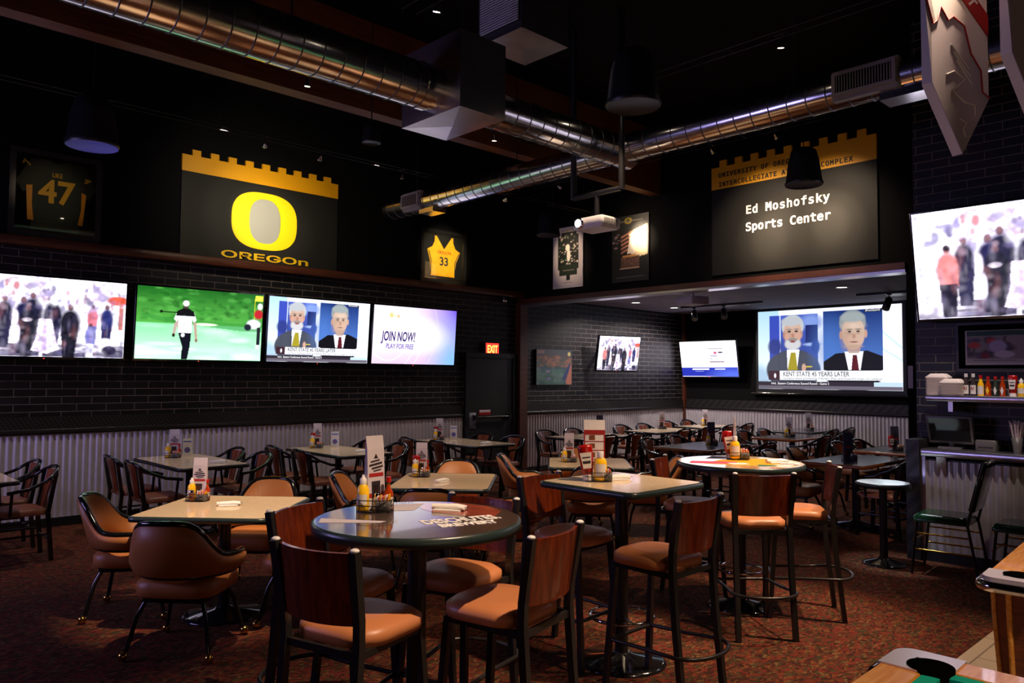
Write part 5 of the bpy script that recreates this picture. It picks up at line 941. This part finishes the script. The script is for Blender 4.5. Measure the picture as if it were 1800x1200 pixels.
# till monitor, printer and straws on the counter
o = thing('till_monitor', 'dark till monitor on the steel counter', 'monitor', (8.14, 2.44, 1.05), rz=R(90)); k = MB(); k.T = Matrix.Translation((0, .04, .17)) @ Matrix.Rotation(R(-18), 4, 'X'); k.box(-.20, -.03, -.13, .20, .02, .15, bev=.012); k.build('monitor_body', 'greym', o); k = MB(); k.T = Matrix.Translation((0, .04, .17)) @ Matrix.Rotation(R(-18), 4, 'X'); k.box(-.175, .02, -.10, .175, .023, .13); k.build('display', 'blackg', o); MB().box(-.1, -.1, 0, .1, .08, .015).tube([(0, 0, .01), (0, 0, .15)], .03).build('stand', 'greym', o)
o = thing('receipt_printer', 'dark receipt printer beside the till monitor', 'printer', (8.12, 2.13, 1.05)); MB().box(-.09, -.085, 0, .1, .085, .10, bev=.012).build('printer_body', 'greym', o); MB().box(-.092, -.06, .03, -.088, .06, .036).box(-.05, -.065, .099, .04, .065, .106).build('paper_slot', 'blackg', o)
o = thing('straw_cup', 'cup of wrapped straws on the steel counter', 'straws', (8.06, 1.885, 1.05)); MB().lathe([(.03, 0), (.045, .14), (.042, .14), (.028, .01)], n=20, cap1=False).build('cup', 'greym', o); k = MB()
for i in range(26): a = i * 2.4; r_ = .02 * math.sqrt(i / 26); k.tube([(r_ * .8 * math.cos(a), r_ * .8 * math.sin(a), .012), (r_ * 3.4 * math.cos(a), r_ * 3.4 * math.sin(a), .27 + .02 * math.sin(i * 1.7))], .005, 6)
k = k.build('straws', 'straw', o); k['kind'] = 'stuff'
# green vinyl chairs
def green_chair(loc, rz, label):
    o = thing('green_chair', label, 'chair', loc, rz, 'green vinyl chairs by the low wall'); s = MB(); pts = rrect(-.21, -.2, .21, .23, .05); ins = rrect(-.18, -.17, .18, .2, .05)
    s.rings([[(x, y, .46) for x, y in pts], [(x, y, .50) for x, y in pts], [(x, y, .525) for x, y in ins]], True, True, True); s.build('seat', 'greenv', o)
    b = MB(); b.T = Matrix.Translation((0, -.23, .60)) @ Matrix.Rotation(R(14), 4, 'X'); b.box(-.2, -.025, -.02, .2, .025, .42, bev=.02); b.build('backrest', 'blackg', o)
    for sx in (-1, 1):
        MB().tube([(sx * .2, -.28, 0), (sx * .2, -.2, .47), (sx * .2, -.235, .62), (sx * .2, -.33, 1.0)], .012, 8).build('leg', 'steelb', o); MB().tube([(sx * .2, .24, 0), (sx * .2, .19, .46)], .012, 8).build('leg', 'steelb', o)
        MB().tube([(sx * .2, .225, .22), (sx * .2, -.24, .22)], .008, 6).tube([(sx * .2, .21, .36), (sx * .2, -.22, .36)], .008, 6).build('side_rail', 'gold', o)
    MB().tube([(.2, .22, .3), (-.2, .22, .3)], .008, 6).tube([(.2, .205, .45), (-.2, .205, .45)], .009, 6).build('front_rail', 'gold', o); return o
g1 = green_chair((7.5, 2.30, 0), R(4), 'green vinyl chair nearest the small white round table'); dup(g1, (7.48, 1.68, 0), R(2), 'green vinyl chair behind the first one, partly cut by the pool table')

# ================================================================== POOL TABLES
def pool_table(loc, rz, label, L=2.3, W=1.3):
    o = thing('pool_table', label, 'pool table', loc, rz); x0, x1, y0, y1 = -L / 2, L / 2, -W / 2, W / 2; rw = .13
    MB().box(x0 + rw, y0 + rw, .74, x1 - rw, y1 - rw, .775).build('playing_bed', 'felt', o)
    for a, b_, c_, d_ in ((x0 + .16, y0, x1 - .16, y0 + rw), (x0 + .16, y1 - rw, x1 - .16, y1), (x0, y0 + .16, x0 + rw, y1 - .16), (x1 - rw, y0 + .16, x1, y1 - .16)): MB().box(a, b_, .745, c_, d_, .80, bev=.012).build('rail', 'oak', o)
    cu = MB(); t = .05
    for a, b_, c_, d_ in ((x0 + .2, y0 + rw, x1 - .2, y0 + rw + t), (x0 + .2, y1 - rw - t, x1 - .2, y1 - rw), (x0 + rw, y0 + .2, x0 + rw + t, y1 - .2), (x1 - rw - t, y0 + .2, x1 - rw, y1 - .2)): cu.box(a, b_, .76, c_, d_, .798)
    cu.build('cushion', 'felt', o)
    for sx in (-1, 1):
        for sy in (-1, 1):
            cx, cy = sx * L / 2, sy * W / 2; p = [(-.20, 0)] + [(-.06 + .06 * math.sin(R(9 * i)), -.06 + .06 * math.cos(R(9 * i))) for i in range(11)] + [(0, -.20), (-rw, -.20)] + [(-.105 + .07 * math.cos(R(-50 - 17 * i)) - .01, -.105 + .07 * math.sin(R(-50 - 17 * i)) - .01) for i in range(1)] + [(-.10, -.13), (-.075, -.10), (-.075, -.075), (-.10, -.075), (-.13, -.10)] + [(-.20, -rw)]
            q = [(cx + sx * u, cy + sy * v) for u, v in p]
            if sx * sy < 0: q = q[::-1]
            cp = MB(); cp.prism(q, .742, .806); cap = cp.build('corner_casting', 'nickel', o)
            tr = MB(); path = [(-.21, .004)] + [(-.06 + .066 * math.sin(R(9 * i)), -.06 + .066 * math.cos(R(9 * i))) for i in range(11)] + [(.004, -.21)]; tr.tube([(cx + sx * u, cy + sy * v, .765) for u, v in path], .026, 8); tr.build('casting_trim', 'chrome', cap)
            h = MB(); h.lathe([(.066, .70), (.068, .809), (.0001, .8092)], c=(cx - sx * .135, cy - sy * .135, 0), n=24, cap1=False); h.build('pocket', 'hole', o)
            l = MB(); bx = cx - sx * .155; by = cy - sy * .155
            def oc(w, t): return [(bx + w * math.cos(R(22.5 + 45 * i)), by + w * math.sin(R(22.5 + 45 * i)), t) for i in range(8)]
            l.rings([oc(.085, 0), oc(.09, .05), oc(.125, .60), oc(.13, .738)], True, True, True, False); lg = l.build('leg', 'poolside', o)
            st = MB(); vx, vy = (sx * .105, -sy * .055) if False else (sx * .118, sy * .049)
            for vx, vy in ((.118, .049), (.049, .118)): st.tube([(bx + sx * vx * .70, by + sy * vy * .70, .05), (bx + sx * vx, by + sy * vy, .60), (bx + sx * vx * 1.04, by + sy * vy * 1.04, .735)], .012, 6)
            st.build('leg_strip', 'oak', lg)
    MB().box(x0 + .08, y0 + .08, .34, x1 - .08, y1 - .08, .742).build('cabinet_body', 'poolside', o)
    return o
a4 = R(4)
def pool_at(corner, rz, sx, sy, label):   # corner of the top given in the room, (sx, sy) = which corner
    c_, s_ = math.cos(rz), math.sin(rz); lx, ly = sx * 1.15, sy * .65
    return pool_table((corner[0] - (lx * c_ - ly * s_), corner[1] - (lx * s_ + ly * c_), 0), rz, label)
pool_at((4.02, 1.10), a4, -1, 1, 'pool table whose corner casting stands out at the right picture edge')
pool_at((2.77, 1.00), R(1), 1, 1, 'pool table whose corner pocket shows at the bottom picture edge')

# ================================================================== HANGING BANNERS
def banner(loc, rz, label, W=.46, H=1.75):
    o = thing('hanging_banner', label, 'banner', loc, rz); o.scale = (1, 1, .72); d = .05
    pts = [(-W / 2 + .02, H), (W / 2, H), (W / 2, .42), (.10, 0), (-W / 2 + .12, .40)]; pts = [(-W / 2, H), (W / 2, H), (W / 2, .44), (.0, 0), (-W / 2, .44)]
    m = MB(); m.T = Matrix(((1, 0, 0, 0), (0, 0, -1, d / 2), (0, 1, 0, 0), (0, 0, 0, 1))); m.prism(pts, 0, d); m.build('banner_board', 'bannerwhite', o)
    T = Matrix(((1, 0, 0, 0), (0, 0, -1, -d / 2), (0, 1, 0, 0), (0, 0, 0, 1)))
    m = MB(); m.T = T; em = [(-W / 2, 1.05), (-W / 2, .44), (0, 0), (W / 2, .44), (.17, .47), (.16, .62), (.08, .72), (.03, .9), (-.06, .94), (-.10, .90), (-.16, .98), (-.18, .88), (-.22, .84), (-.28, 1.05)]; m.prism(em, 0, .003); m.build('grey_emblem', 'bannergrey', o)
    m = MB(); m.T = T; m.tube([(x, y, .004) for x, y in em[3:]], .006, 4); rb = [(-.14, 1.3), (.0, 1.3), (.27, .98), (.27, .86)]; m.prism([(.23, 1.04), (.23, .88), (-.22, 1.32), (-.22, 1.46)][::-1], .001, .006); m.build('red_ribbon', 'textred', o)
    m = MB(); m.T = T; text(m, 'EST', .10, -.02, 1.155, .006, .002, rot=R(-44), off=.003); m.build('ribbon_marks', 'bannerwhite', o)
    for pth in ([(-.12, .52, .005), (-.06, .56, .005), (.02, .52, .005), (-.08, .42, .005), (.02, .36, .005), (.10, .36, .005), (.1, .28, .005)], [(-.02, .24, .005), (.03, .22, .005), (.0, .17, .005), (.02, .12, .005)], [(-.08, .74, .005), (.06, .60, .005)], [(-.06, .69, .005), (.07, .55, .005)], [(-.04, .64, .005), (.08, .50, .005)]):
        m = MB(); m.T = T; m.tube(pth, .005, 4); m.build('white_scrollwork', 'bannerwhite', o)
    m = MB(); m.tube([(-W / 2 + .05, 0, H), (-W / 2 + .05, 0, (5.4 - loc[2]) / .72)], .003, 5).tube([(W / 2 - .05, 0, H), (W / 2 - .05, 0, (5.4 - loc[2]) / .72)], .003, 5); m.build('hanging_wire', 'steelb', o); return o
banner((4.20, 1.21, 2.815), R(-16), 'pointed white hanging banner with red ribbon and grey emblem'); banner((4.3, .90, 2.90), R(-16), 'second pointed banner cut by the right picture edge')
